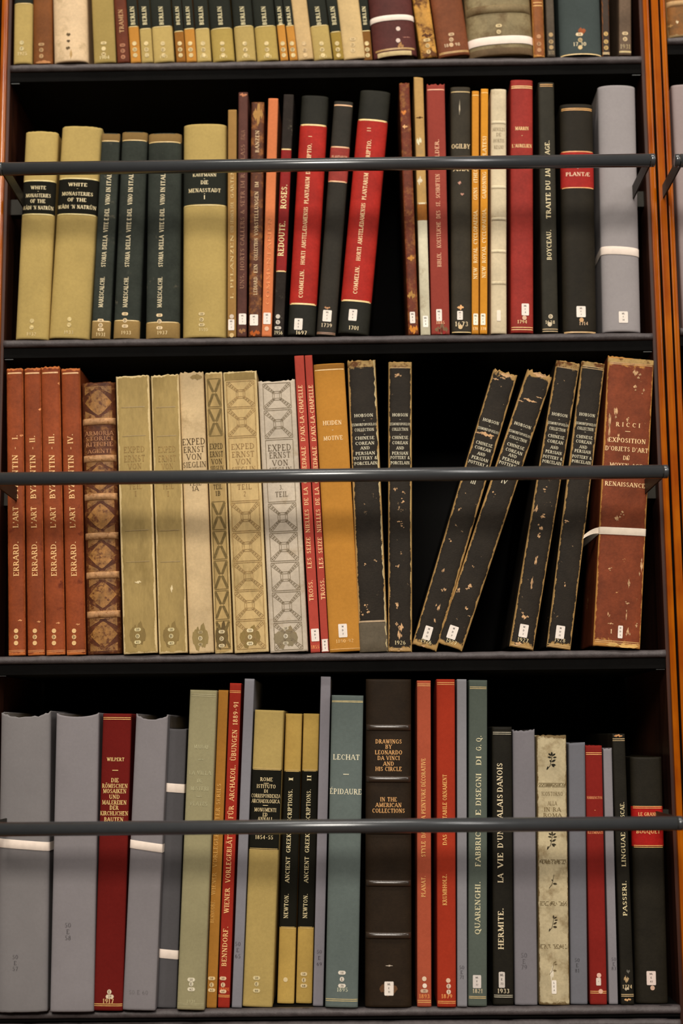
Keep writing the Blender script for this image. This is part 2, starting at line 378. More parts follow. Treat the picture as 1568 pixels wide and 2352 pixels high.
    def rule(s, Ys, col=(226, 184, 112), th=1.3, wf=.94):
        q = []; last = None
        for Y in Ys:
            if last is not None and abs(Y-last) > 24: s.build('gilt_rules', q, cm('gilt', col), off=.0004); q = []
            last = Y
            v = s.L(None, Y)[1]; hh = th*.00033; hw = s.w/2*wf; q.append([(-hw, v-hh), (hw, v-hh), (hw, v+hh), (-hw, v+hh)])
        s.build('gilt_rules', q, cm('gilt', col), off=.0004)
    def hline(s, rows, cap, col=(226, 190, 120), wf=.8, X=None, name='title_lettering', kind='gilt', bold=1.15, fit=None):
        q = []; last = None
        for r in rows:
            if last is not None and abs(last-r[0]) > 24 and q: s.build(name, q, cm(kind, col), off=.00045); q = []
            last = r[0]
            Y, t = r[0], r[1]; c = (r[2] if len(r) > 2 else cap)*s.px(Y)
            x, v = s.L(X, Y)
            Q, W = text_quads(t, c, bold=bold)
            lim = s.w*(r[3] if len(r) > 3 else wf)
            if W > lim or len(r) > 3: Q, W = text_quads(t, c, width=lim, bold=bold)
            q += [[(a+x-W/2, b_+v-c/2) for a, b_ in qq] for qq in Q]
        s.build(name, q, cm(kind, col), off=.00045)
    def vline(s, segs, cap, col=(226, 190, 120), X=None, name='title_lettering', kind='gilt', bold=1.15):
        q = []; last = None
        if isinstance(X, tuple):
            xa, va = s.L(X[0], segs[0][1]); xb, vb = s.L(X[1], segs[-1][2])
        for (t, Yb, Yt) in segs:
            if last is not None and last-Yb > 13 and q: s.build(name, q, cm(kind, col), off=.00045); q = []
            last = Yt
            v0 = s.L(None, Yb)[1]; v1 = s.L(None, Yt)[1]
            if X is None: x0 = x1 = 0
            elif isinstance(X, tuple):
                x0, x1 = (xa+(xb-xa)*(v-va)/(vb-va) for v in (v0, v1))
            else: x0 = x1 = s.L(X, Yb)[0]
            c = cap*s.px((Yb+Yt)/2)
            Q, W = text_quads(t, c, width=v1-v0, bold=bold)
            q += [[(x0+(x1-x0)*(a/max(W, 1e-6))-(b_-c/2), v0+a) for a, b_ in qq] for qq in Q]
        s.build(name, q, cm(kind, col), off=.00045)
    def year(s, Y, t, cap=9, col=(222, 190, 130), X=None, wf=.62, kind='gilt', bold=1.1):
        s.hline([(Y, t)], cap, col, wf, X, 'year_lettering', kind, bold)
    def pills(s, rows, X=None, col=(222, 205, 168), w=15, h=7.5, ink=(60, 45, 35), kind='label'):
        for (Y, t) in rows:
            x, v = s.L(X, Y); k = s.px(Y); rw = w*k/2; rh = h*k/2
            circ = len(t) == 1
            if circ: rw = rh = 5.2*k
            q = []; n = 10
            for i in range(n):
                a0, a1 = -1+2*i/n, -1+2*(i+1)/n
                def hh(a):
                    xx = abs(a)*rw
                    if xx < rw-rh: return rh
                    return math.sqrt(max(0, rh*rh-(xx-(rw-rh))**2))
                q.append([(x+a0*rw, v-hh(a0)), (x+a1*rw, v-hh(a1)), (x+a1*rw, v+hh(a1)), (x+a0*rw, v+hh(a0))])
            lb = s.build('call_number_label', q, cm(kind, col), off=.00055)
            if t.strip():
                Q, W = text_quads(t, rh*1.15, bold=1.3)
                if W > rw*1.4: Q, W = text_quads(t, rh*1.15, width=rw*1.4, bold=1.3)
                s.build('call_number', [[(a+x-W/2, b_+v-rh*.57) for a, b_ in qq] for qq in Q], cm('ink', ink), lb, off=.0007)
    def sq(s, Y0, Y1, w, X, texts=('ML', 'D', '7'), col=(238, 226, 214), ink=(50, 45, 45), rot=0.0):
        Yc = (Y0+Y1)/2; x, v = s.L(X, Yc); k = s.px(Yc); hw, hh, r = w*k/2, (Y1-Y0)*k/2, 2.2*k
        lim = s.w/2-.0006; x = max(-lim+hw, min(lim-hw, x)) if hw < lim else 0
        q = [[(x-hw+r*.4, v-hh), (x+hw-r*.4, v-hh), (x+hw, v-hh+r), (x-hw, v-hh+r)], [(x-hw, v-hh+r), (x+hw, v-hh+r), (x+hw, v+hh-r), (x-hw, v+hh-r)], [(x-hw, v+hh-r), (x+hw, v+hh-r), (x+hw-r*.4, v+hh), (x-hw+r*.4, v+hh)]]
        lb = s.build('call_number_label', q, cm('label', col), off=.0006)
        q = []
        for i, t in enumerate(texts):
            c = hh*.26; Q, W = text_quads(t, c, bold=1.4); vy = v+hh*(.62-.55*i)-c/2
            q += [[(a+x-W/2, b_+vy) for a, b_ in qq] for qq in Q]
        s.build('call_number', q, cm('ink', ink), lb, off=.00075)
    def script(s, rows, X=None, cap=10, col=(62, 58, 62)):
        s.hline(rows, cap, col, .95, X, 'call_number', 'ink', .75)
    def band(s, Ys, col, kind='leather', out=.0022, hh=.0035):
        for Y in Ys:
            v = s.L(None, Y)[1]; V, F = [], []; K = 8
            us = [u for u in s.us if abs(u) < .975]
            for i in range(K+1):
                a = math.pi*i/K
                for u in us:
                    e = min(1, (1-abs(u))*8); V.append((u*s.w/2, s.sy(u, v)-out*math.sin(a)*(.35+.65*e)+.0003, v-hh*math.cos(a)))
            n = len(us)
            for i in range(K):
                for j in range(n-1): a = i*n+j; F.append((a, a+1, a+n+1, a+n))
            mesh_obj('raised_band', V, F, cm(kind, col), s.root, {'UVMap': [(.5, .1)]*len(V), 'top': [(.5, .1)]*len(V)})
    def tape(s, Yl, Yr, hp=14, col=(232, 216, 202), tail=False):
        v0, v1 = s.L(None, Yl)[1], s.L(None, Yr)[1]; hh = hp*s.px(Yl)/2; hw = s.w/2
        pts = [(-hw-.0005, s.b+.2, 0)]+[(-hw-.0005, s.b+.05, 0), (-hw-.0006, s.b*1.0+.002, 0)]+[(u*(hw+.0004), s.sy(u, v0)-.0007, 0) for u in s.us]+[(hw+.0006, s.b+.002, 1), (hw+.0005, s.b+.05, 1), (hw+.0005, s.b+.2, 1)]
        V, F = [], []
        for x, y, _ in pts:
            k = max(0, min(1, .5+.5*x/hw)); v = v0*(1-k)+v1*k
            for dz, dy in ((-hh, 0), (-hh*.9, -.0003), (hh*.9, -.0003), (hh, 0)): V.append((x, y+dy, v+dz))
        for i in range(len(pts)-1):
            for j in range(3): a = i*4+j; F.append((a, a+4, a+5, a+1))
        if tail:   # loose end of the tape sticking out at the left
            b0 = len(V)
            for i in range(7):
                k = i/6; x = -hw-.0006-.024*k; z = v0-.011*k*k-.002*k
                V += [(x, s.b*.4+.004*k, z-hh*(.8-.35*k)), (x, s.b*.4+.004*k+.001, z+hh*(.9-.55*k))]
            for i in range(6): a = b0+2*i; F.append((a, a+2, a+3, a+1))
        mesh_obj('tie_tape', V, F, cm('tape', col), s.root)
    def poly(s, quads, name, col, kind='ink', off=.0004): s.build(name, quads, cm(kind, col), off=off)
    def blot(s, Y, X, rw, rh, col, kind='leather', seed=1, name='scuff'):
        """irregular bare patch"""
        x, v = s.L(X, Y); k = s.px(Y); rr = random.Random(seed); n = 18; q = []
        ph = [rr.random()*6.3 for _ in range(6)]; am = .34 if name == 'scuff' else .16
        def hh(a, o):
            e = (1-abs(a)**2.4)**.6 if abs(a) < 1 else 0
            return rh*k*e*(.72+am*(math.sin(a*4+ph[o])+.8*math.sin(a*9+ph[o+1])+.6*math.sin(a*17+ph[o+2])))
        lim = s.w/2-.0004; cl = lambda z_: max(.0006, min(s.h-.0006, z_))
        for i in range(n):
            b0, b1 = -1+2*i/n, -1+2*(i+1)/n; a0, a1 = x+rw*k*b0, x+rw*k*b1
            if abs(a0) > lim or abs(a1) > lim: continue
            q.append([(a0, cl(v-max(0, hh(b0, 0)))), (a1, cl(v-max(0, hh(b1, 0)))), (a1, cl(v+max(0, hh(b1, 3)))), (a0, cl(v+max(0, hh(b0, 3))))])
        s.build(name, q, cm(kind, col), off=.00035)
    def edgestrip(s, col, side=1, wmm=2.0, kind='vellum'):
        """ragged bare joint along one edge"""
        V = []; q = []; rr = random.Random(int(s.seed*100)); n = int(s.h/.006); hw = s.w/2; w_ = [wmm/1000*(.5+.9*rr.random()) for _ in range(n+1)]
        for i in range(n):
            v0, v1 = s.h*i/n, s.h*(i+1)/n
            q.append([(side*(hw-w_[i]), v0), (side*hw, v0), (side*hw, v1), (side*(hw-w_[i+1]), v1)] if side > 0 else [(-hw, v0), (-hw+w_[i], v0), (-hw+w_[i+1], v1), (-hw, v1)])
        s.build('bare_joint', q, cm(kind, col), off=.0004)
    def compart(s, Ys, col, style=0, wf=.82, kind='ink', skip=()):
        """printed compartments: frames, crossing bands and a square in the middle"""
        q = []; hw = s.w/2*wf
        for i in range(len(Ys)-1):
            v1, v0 = s.L(None, Ys[i]+2)[1], s.L(None, Ys[i+1]-2)[1]; t = .0009
            for (a, b_, c, d) in ((-hw, v0, hw, v0), (hw, v0, hw, v1), (hw, v1, -hw, v1), (-hw, v1, -hw, v0)): q.append(line_q(a, b_, c, d, t))
            if i in skip: continue
            xm, vm, k = 0, (v0+v1)/2, min(hw, (v1-v0)/2)*.2
            for sx in (-1, 1):
                for sv in (-1, 1):
                    ex, ev = sx*hw*.94, vm+sv*(v1-v0)*.46; cx, cv = sx*k, vm+sv*k
                    if style == 2: q.append(line_q(cx, cv, ex, ev, hw*.40))
                    else:
                        for o in (-1, 1): q.append(line_q(cx+o*.0010, cv-o*.0010*sv*sx, ex+o*.002, ev-o*.002*sx*sv, .0006))
                        for m_ in range(5):
                            f = (m_+.5)/5; px_, pv = cx+(ex-cx)*f, cv+(ev-cv)*f; q.append(line_q(px_-.0016, pv-.0012, px_+.0016, pv+.0012, .0009)); q.append(line_q(px_-.001, pv+.0016, px_+.001, pv-.0016, .0007))
            for kk in ((1.0, 1.7) if style != 2 else (1.0,)):
                z = k*kk
                for (a, b_, c, d) in ((-z, -z, z, -z), (z, -z, z, z), (z, z, -z, z), (-z, z, -z, -z)): q.append(line_q(a, vm+b_, c, vm+d, .0007))
        s.build('printed_ornament', q, cm(kind, col), off=.0004)
# ------------------------------------------------------------------ the bookcase
WOOD = None
def wood(key, c1, c2, rough=.32, dark=1.0):
    m = bpy.data.materials.new(key); m.use_nodes = True; nt = m.node_tree; N = nt.nodes; L = nt.links; b = N['Principled BSDF']
    tc = N.new('ShaderNodeTexCoord'); mp = N.new('ShaderNodeMapping'); mp.inputs['Scale'].default_value = (60, 60, 3.0); L.new(tc.outputs['Object'], mp.inputs[0])
    n = N.new('ShaderNodeTexNoise'); n.inputs['Scale'].default_value = 1.6; n.inputs['Detail'].default_value = 7; n.inputs['Roughness'].default_value = .62; L.new(mp.outputs[0], n.inputs['Vector'])
    n2 = N.new('ShaderNodeTexNoise'); n2.inputs['Scale'].default_value = 9; n2.inputs['Detail'].default_value = 4; L.new(tc.outputs['Object'], n2.inputs['Vector'])
    ad = N.new('ShaderNodeMath'); ad.operation = 'ADD'; L.new(n.outputs['Fac'], ad.inputs[0]); L.new(n2.outputs['Fac'], ad.inputs[1])
    r = N.new('ShaderNodeMapRange'); L.new(ad.outputs[0], r.inputs[0]); r.inputs[1].default_value = .78; r.inputs[2].default_value = 1.22
    x = N.new('ShaderNodeMix'); x.data_type = 'RGBA'; L.new(r.outputs[0], x.inputs[0]); x.inputs[6].default_value = lin(c2); x.inputs[7].default_value = lin(c1); L.new(x.outputs[2], b.inputs['Base Color'])
    b.inputs['Roughness'].default_value = rough; b.inputs['Specular IOR Level'].default_value = .35; b.inputs['Coat Weight'].default_value = .0
    bp = N.new('ShaderNodeBump'); bp.inputs['Strength'].default_value = .1; bp.inputs['Distance'].default_value = .0005; L.new(n.outputs['Fac'], bp.inputs['Height']); L.new(bp.outputs[0], b.inputs['Normal'])
    return m
W_OAK = wood('varnished_wood', (184, 98, 6), (140, 58, 2), rough=.15)
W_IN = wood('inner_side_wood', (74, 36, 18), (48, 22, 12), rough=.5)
BLACK = mat('black_board', (13, 12, 11), mott=.2, scale=20, rough=.8, bump=.1, k=1, spec=.06)
BACK = mat('back_panel_dark', (7, 6, 5), mott=.2, scale=8, rough=.8, bump=0, k=1)
LEATHER = mat('shelf_edge_leather', (84, 77, 77), mott=.25, scale=60, rough=.5, bump=.6, bscale=500, spec=.35, k=1)
METAL = mat('grey_enamelled_rod', (80, 82, 84), mott=.05, scale=60, rough=.24, spec=.9, bump=.0, k=1, metal=.35)
METALD = mat('dark_bracket_iron', (44, 41, 34), mott=.1, scale=60, rough=.5, bump=0, k=1)
CHROME = mat('bright_pin', (96, 98, 98), mott=.02, rough=.4, metal=.6, bump=0, k=1)

Z0, Z1 = -1.45, 1.45
case = empty('bookcase', (.5, .15, Z0), 'varnished orange-brown wooden bookcase with reeded uprights and black interior, filled with old books', 'bookcase')
def rel(o, p):
    o.parent = p; o.matrix_parent_inverse = Matrix.Translation(-Vector(p.location)); return o
def reeds(strips, yf, groove, sag=.0016):
    """plan outline of a reeded upright, from left to right; strips are (x0, x1) pairs"""
    P = []; r = .0022
    for i, (a, b_) in enumerate(strips):
        P.append((a, yf+groove)); w = b_-a; rl, rr_ = (.0012, .0052) if i != 1 else (.0012, .0012)
        for k in range(0, 4): t = math.pi/2*k/3; P.append((a+rl*(1-math.cos(t)), yf+rl*(1-math.sin(t))))
        for k in range(0, 11):
            t = math.pi/2*(1-k/10); P.append((b_-rr_*(1-math.cos(t)), yf+rr_*.6*(1-math.sin(t))))
        P.append((b_, yf+groove))
    return P
def upright(strips, yf, yb_, name, groove=.008):
    P = reeds(strips, yf, groove); P += [(strips[-1][1], yb_), (strips[0][0], yb_)]
    n = len(P); V = [(x, y, z) for z in (Z0, Z1) for x, y in P]
    F = [(i, (i+1) % n, n+(i+1) % n, n+i) for i in range(n)]
    return rel(mesh_obj(name, V, F, W_OAK, smooth=False), case)
YF = -0.004
def wx(X0, Y): return at(X0, Y, YF).x
rs = [(wx(1475.5, 0), wx(1489.5, 0)), (wx(1494.5, 0), wx(1510.5, 0)), (wx(1515.2, 0), wx(1527.3, 0))]
upright(rs, YF, .06, 'reeded_upright')
ls = [(wx(-34, 0), wx(-20, 0)), (wx(-15, 0), wx(-1, 0)), (wx(4.5, 0), wx(18, 0))]
upright(ls, YF, .06, 'reeded_upright')
for (a, b_) in ((rs[0][1], rs[1][0]), (rs[1][1], rs[2][0]), (ls[0][1], ls[1][0]), (ls[1][1], ls[2][0])):
    rel(box('groove_shade_strip', a-.0001, b_+.0001, YF+.0045, YF+.009, Z0, Z1, mat('groove_shade_black', (14, 8, 5), mott=.1, bump=0, k=1, spec=.05, rough=.9)), case)  # black strip paints the shade inside each groove, whose floor would be lit wood
# stepped inner mouldings and side panels
def bx(name, x0, x1, y0, y1, z0, z1, m, bevel=0): return rel(box(name, x0, x1, y0, y1, z0, z1, m, None, bevel), case)
xR, xL = rs[0][0], ls[-1][1]; xR2, xL2 = rs[-1][1], ls[0][0]
bx('inner_moulding', xR-.0045, xR+.002, .006, .06, Z0, Z1, W_IN, .001); bx('inner_moulding', xL-.002, xL+.0045, .006, .06, Z0, Z1, W_IN, .001)
bx('side_panel', xR-.0005, xR2+.0005, .05, .36, Z0, Z1, W_IN); bx('side_panel', xL2-.0005, xL+.0005, .05, .36, Z0, Z1, W_IN)
bx('back_panel', xL2, xR2, .36, .375, Z0, Z1, BACK)
bx('back_panel', xR2, xR2+.5, .36, .375, Z0, Z1, BACK)
zl = at(784, 2351, 0.0).z
bx('base_cabinet', xL+.001, xR-.001, .012, .33, Z0, zl-.026, W_IN)

# shelves with a rolled leather edge
def shelf(z, x0, x1, label, clips=True, th=.028):
    t = empty('shelf_board', ((x0+x1)/2, .15, z-th), label, 'shelf', 'black shelf boards with leather edge')
    box('board', x0, x1,   .004, .335, z-th, z-.0008, BLACK).parent = t
    o = t.children[0]; o.matrix_parent_inverse = Matrix.Translation(-Vector(t.location))
    r = .0062; prof = [(.012, z-.0002), (.006, z)]
    for k in range(0, 9):
        a = math.pi/2-math.pi*k/8; prof.append((.0035-.0065*math.cos(a), z-r+r*math.sin(a)))
    prof += [(.008, z-2*r+.001), (.012, z-2*r+.002)]
    sd = z*37
    def fn(x, j): 
        k = math.sin(x*23+sd)+.8*math.sin(x*51+sd*2)+.5*math.sin(x*131+sd)
        return (.0004*k, -.0005*abs(k) if 1 <= j <= 7 else 0)
    e = sweep('leather_edge', prof, x0, x1, LEATHER, None, 160, fn); e.parent = t; e.matrix_parent_inverse = Matrix.Translation(-Vector(t.location))
    if clips:
        for sx, xx in ((1, x0), (-1, x1)):
            c = box('support_pin', min(xx+sx*.001, xx+sx*.014), max(xx+sx*.001, xx+sx*.014), .007, .0095, z-.0298, z-.029, CHROME); c.parent = t; c.matrix_parent_inverse = Matrix.Translation(-Vector(t.location))
    return t
SX0, SX1 = xL+.0052, xR-.0052
shelf(SHELF_Z[1], SX0, SX1, 'black shelf with grey leather edge carrying the top row of books')
shelf(SHELF_Z[2], SX0, SX1, 'black shelf with grey leather edge carrying the two tall red and black leaning volumes')
shelf(SHELF_Z[3], SX0, SX1, 'black shelf with grey leather edge under the worn black leaning volumes')
shelf(SHELF_Z[4], SX0, SX1, 'lowest black shelf with leather edge, under the grey wrapped books', False, .0165)
shelf(at(784, 2346, 0.0).z, SX0, SX1, 'dark ledge with leather edge just below the lowest shelf, along the bottom border', False)
zn1 = at(1550, 84, 0).z; zn2 = at(1566, 752, 0).z
shelf(zn1, xR2+.002, xR2+.48, 'black shelf of the next bay, under the brown book at the upper right corner', False)
shelf(zn2, xR2+.002, xR2+.48, 'black shelf of the next bay, below the pale grey book at the right border', False)

# guard rails
YR = -.129; RR = .0099
def rail(zc, xa, xb, label):
    t = empty('guard_rail', ((xa+xb)/2, YR, zc), label, 'rail', 'grey round guard rails across the bays')
    def par(o): o.parent = t; o.matrix_parent_inverse = Matrix.Translation(-Vector(t.location)); return o
    prof = [(YR+RR*math.cos(2*math.pi*k/40), zc+RR*math.sin(2*math.pi*k/40)) for k in range(40)]
    par(sweep('rod', prof, xa, xb, METAL))
    for s_, x in ((-1, xa), (1, xb)):
        x0, x1 = (x+.0012, x+.0082) if s_ > 0 else (x-.0082, x-.0012)
        pv, pf = [], []
        xs = [(x0, .9), (x0+.0008, 1), (x1-.0008, 1), (x1, .9)]
        for xx, kk in xs:
            for k in range(40): a = 2*math.pi*k/40; pv.append((xx, YR+RR*kk*math.cos(a), zc+RR*kk*math.sin(a)))
        for i in range(3):
            for k in range(40): k2 = (k+1) % 40; pf.append((i*40+k, i*40+k2, i*40+40+k2, i*40+40+k))
        pf.append(tuple(range(39, -1, -1))); pf.append(tuple(120+k for k in range(40)))
        par(mesh_obj('end_cap', pv, pf, METAL))
        # flat arm running back to the inner side of the case
        xm = x; V = [(xx, y, z) for xx in (xm-.0012*(1 if s_ < 0 else 1), xm+.0012) for (y, z) in ((YR-RR*.8, zc-.004), (YR-RR*.8, zc+.004), (YR, zc+RR*.98), (.05, zc+.0095), (.05, zc-.0125), (YR, zc-RR*.98))]
        F = [tuple(range(5, -1, -1)), tuple(range(6, 12))]+[(i, (i+1) % 6, 6+(i+1) % 6, 6+i) for i in range(6)]
        par(mesh_obj('bracket_arm', V, F, METALD, smooth=False))
        # foot of the arm screwed to the moulding
        ft = (xm, xR-.004) if s_ > 0 else (xL+.004, xm)
        if xm > 1.02: ft = (xm-.004, xm) if s_ < 0 else (xm, xm+.004)
        if ft[1] > ft[0]: par(box('bracket_foot', ft[0]-.001, ft[1]+.001, .030, .050, zc-.014, zc+.011, METALD))
    return t
xj = at(1519.5, 1084, YR).x; xi = at(8.5, 389, YR).x
for (ya, yb_, lb) in ((389, 367, 'grey round guard rail across the second row, in front of the green and black spines'), (1099, 1084.5, 'grey round guard rail across the third row, in front of the worn black volumes'), (1906, 1890, 'grey round guard rail across the bottom row, in front of the grey wrapped books')):
    z = (at(30, ya, YR).z+at(1500, yb_, YR).z)/2
    rail(z, xi, xj, lb)
zr = at(1562, 369, YR).z; xn = at(1561.5, 369, YR).x
rail(zr, xn, xn+.46, 'grey guard rail of the next bay, only its left end visible at the right border')

def struct(o): o['kind'] = 'structure'; return o
struct(box('wall_back', -1.6, 3.0, .38, .46, -1.45, 2.6, mat('plain_wall', (120, 104, 84), mott=.05, bump=0, k=1)))
struct(box('floor', -1.6, 3.0, -6.5, .46, -1.55, -1.45, mat('floor_boards', (84, 56, 34), mott=.2, scale=6, streak=8, bump=0, k=1)))
# ------------------------------------------------------------------ colours
KH = (176, 152, 92); KHD = (160, 134, 72); OCH = (184, 128, 56); NAVY = (38, 40, 34); BLK = (25, 24, 18); CRM = (226, 200, 150); GREY = (132, 127, 129); GOLD = (228, 186, 112); FADE = (206, 184, 130)
SK = ('ML', 'C', '7')
# ------------------------------------------------------------------ top row
def berlin(bl, br, tl, tr, Y, col, label, pcol=(206, 184, 132), th=1.3, **k):
    xm = (bl+br)/2-1; f = (148-Y)/148
    it = [('zone', None, Y, NAVY, 'cloth', 'title_panel'), ('rule', [Y], (214, 190, 124), th+.7),
          ('vline', [('BERLIN', 57, 15)], 9.5 if br-bl > 24 else 8, (214, 200, 150)),
          ('pills', [(100, ' '), (114, 'D'), (127, ' ')], None, pcol, 12, 6.5, (110, 90, 50), 'fadedgilt')]
    if br-bl > 30: it.append(('year', 130, '1913', 7, (214, 196, 140), None, .5, 'fadedgilt'))
    return Book(1, bl, br, tl, tr, -150, col, 'cloth', label, rd=k.get('rd', .35), yb=k.get('yb', .001), items=it, group='volumes lettered for the same city on the top shelf')
Book(1, 31, 74, 33, 76, -150, KH, 'cloth', 'khaki book with a dark title panel, first on the left of the top shelf', rd=.55, yb=-.003, items=[('zone', None, 7.5, NAVY, 'cloth', 'title_panel'), ('rule', [8], (214, 186, 120), 2.2), ('pills', [(98, ' '), (112, 'F')], 50, (200, 182, 130), 12, 7, (120, 110, 80), 'fadedgilt'), ('year', 123, '1925', 8, (222, 200, 150), 51, .5, 'fadedgilt')])
Book(1, 78, 120, 76, 121, -190, (112, 66, 30), 'leather', 'worn brown leather book between the khaki book and the thick white one, top shelf', rd=.5, yb=.0, items=[('pills', [(102, '50'), (115, 'D'), (129, '2')], 95, (176, 138, 92), 14, 7), ('blot', 143, 99, 18, 5, (176, 122, 76), 'leather', 4, 'bare_leather')])
Book(1, 123, 204, 121, 200, -220, (212, 184, 146), 'vellum', 'thick white vellum book on the top shelf with brown stains', rd=.65, yb=-.007, wob=.0003, items=[('blot', 79, 157, 5, 5, (96, 80, 56), 'ink', 3, 'stain'), ('blot', 94, 157, 4, 4, (84, 68, 48), 'ink', 8, 'stain'), ('blot', 110, 156, 5, 5, (100, 82, 58), 'ink', 9, 'stain'), ('blot', 124, 163, 3, 12, (172, 140, 92), 'leather', 12, 'stain')])
Book(1, 216, 267, 210, 261, -170, (156, 134, 78), 'cloth', 'plain olive-khaki book to the right of the thick white vellum one, top shelf', rd=.3, yb=.0, items=[('pills', [(99, '50'), (112, ' '), (125, 'M')], 238, (214, 192, 140), 14, 7, (120, 96, 50)), ('year', 132, '1904', 8, (226, 208, 156), 240, .45, 'fadedgilt')])
Book(1, 270, 298, 261, 290, -160, (96, 46, 26), 'leather', 'slim dark red-brown leather book with faint upright lettering, top shelf', rd=.45, items=[('vline', [('TRAMEN', 75, 22)], 10, (188, 146, 100), None, 'title_lettering', 'fadedgilt'), ('pills', [(104, '50'), (117, 'D'), (131, '6')], None, (170, 112, 78), 13, 8)])
berlin(299, 325, 290, 314, 61, OCH, 'slim orange-tan volume lettered BERLIN, beside the dark red-brown leather book')
berlin(326, 351, 316, 343, 66, KH, 'slim khaki volume lettered BERLIN between the orange-tan one and the first wide one')
berlin(352, 402, 344, 392, 61, KH, 'first wide khaki volume lettered BERLIN from the left')
berlin(405, 427, 394, 416, 72, (142, 94, 40), 'narrow brown volume lettered BERLIN with a low dark panel, left of a tan one')
berlin(429, 451, 417, 441, 66, OCH, 'narrow orange-tan volume lettered BERLIN to the right of the brown one')
berlin(453, 485, 443, 476, 66, KH, 'medium khaki volume lettered BERLIN left of the widest of them')
berlin(487, 541, 477, 528, 65, (168, 144, 78), 'widest khaki volume lettered BERLIN near the middle of the top shelf', rd=.5)
berlin(543, 588, 531, 577, 60, KH, 'khaki volume lettered BERLIN to the right of the widest one', rd=.5)
berlin(591, 640, 578, 628, 60, (170, 146, 82), 'wide khaki volume lettered BERLIN just left of two thin orange-tan ones', rd=.5)
berlin(642, 664, 629, 648, 57, OCH, 'left one of two thin orange-tan BERLIN volumes standing together')
berlin(666, 683, 649, 668, 59, OCH, 'right one of two thin orange-tan BERLIN volumes, leaning on the pale beige book', yb=.001)
Book(1, 685, 720, 668, 704, -140, (190, 160, 112), 'vellum', 'plain beige book leaning between BERLIN volumes on the top shelf', rd=.2, items=[('pills', [(100, ' '), (115, 'D'), (127, ' ')], None, (196, 168, 122), 13, 7, (150, 120, 80), 'fadedgilt')])
berlin(722, 763, 704, 747, 59, KH, 'khaki volume lettered BERLIN between two plain beige books', rd=.45)
berlin(765, 792, 748, 773, 73, (150, 124, 58), 'narrow olive volume lettered BERLIN right beside the second plain beige book', rd=.4)
Book(1, 794, 835, 774, 823, -165, (196, 168, 118), 'vellum', 'second plain beige book, wider, left of the thinnest brown volume, top shelf', rd=.2, items=[('pills', [(90, '50'), (103, 'D'), (116, '3')], 810, (206, 180, 132), 14, 8, (140, 112, 66))])
berlin(836, 854, 823, 844, 71, (120, 82, 40), 'thinnest brown volume lettered BERLIN, pressed against the maroon taped book', yb=.004)
Book(1, 856, 961, 845, 946, -200, (84, 44, 40), 'leather', 'maroon book tied with white tape, its bottom torn to cream, top shelf', rd=.72, yb=-.008, fray=.001, items=[('zone', 117, None, (214, 190, 140), 'vellum', 'torn_lining', -.86, .8), ('rule', [111, 113], (176, 138, 84), 2.2, .9), ('tape', 40, 41, 13), ('pills', [(66, ' '), (93, ' ')], 914, (214, 190, 176), 13, 8), ('blot', 84, 933, 9, 1.4, (160, 110, 96), 'leather', 5), ('blot', 105, 920, 7, 8, (168, 124, 76), 'leather', 6)])
Book(1, 967, 1004, 947, 985, -180, (186, 136, 62), 'tanmarble', 'narrow marbled tan book between the maroon taped book and a red-brown one', rd=.3, items=[('pills', [(92, '50'), (105, 'G'), (119, '7')], None, (204, 174, 120), 17, 7.5), ('blot', 81, 981, 13, 5, (82, 46, 20), 'leather', 3)])
Book(1, 1006, 1081, 988, 1061, -210, (114, 64, 38), 'leather', 'wide red-brown leather book with a gilt line at its foot, top shelf', rd=.42, yb=-.004, items=[('rule', [118, 120.5], (204, 164, 100), 1.6), ('pills', [(79, '50'), (91, 'G'), (103, ' ')], 1036, (204, 170, 130), 14, 7.5), ('year', 103, '18 7 98', 8, (206, 176, 134), 1038, .66)])
Book(1, 1083, 1220, 1068, 1215, -230, (132, 118, 86), 'oldbrown', 'very thick old grey-brown book with raised band and white tape, top shelf', rd=.62, yb=-.008, wob=.0006, fray=.001, items=[('band', [20], (120, 104, 74), 'oldbrown', .004, .007), ('tape', 92, 91, 19), ('zone', 109, None, (104, 84, 60), 'leather', 'worn_panel'), ('pills', [(59, '50'), (73, 'G')], 1145, (210, 188, 140), 15, 8)])
Book(1, 1223, 1253, 1220, 1247, -170, (134, 78, 36), 'ochreworn', 'slim orange-brown leather book right of the very thick taped one', rd=.45, items=[('rule', [6, 13], (226, 176, 100), 2.0, .8), ('pills', [(84, ' '), (101, 'D'), (115, ' ')], None, (180, 130, 88), 15, 7), ('blot', 130, 1240, 10, 3, (206, 140, 80), 'leather', 6)])
Book(1, 1255, 1277, 1252, 1271, -150, (78, 68, 56), 'leather', 'slim dark grey-brown book with small round stickers, left of the dark blue one', rd=.3, items=[('pills', [(80, ' '), (96, 'D'), (109, ' ')], None, (172, 142, 96), 14, 8), ('year', 121, '1771', 9, (150, 128, 88), None, .7)])
Book(1, 1289, 1379, 1282, 1377, -180, (66, 74, 72), 'cloth', 'round-backed dark blue-grey book lettered 1730 with a torn orange mark, top shelf', rd=.85, yb=-.006, items=[('rule', [124], (226, 196, 138), 2.6, .97), ('blot', 71, 1336, 9, 9, (156, 84, 46), 'leather', 3, 'torn_mark'), ('pills', [(79, '50')], 1330, (222, 196, 156), 17, 8), ('pills', [(92, 'G')], 1332, (190, 166, 120)), ('year', 101, '17 30', 9, (224, 204, 160), 1331, .45), ('pills', [(109, ' ')], 1332, (204, 178, 128), 16, 7), ('blot', 132, 1335, 8, 3, (204, 140, 92), 'leather', 7)])
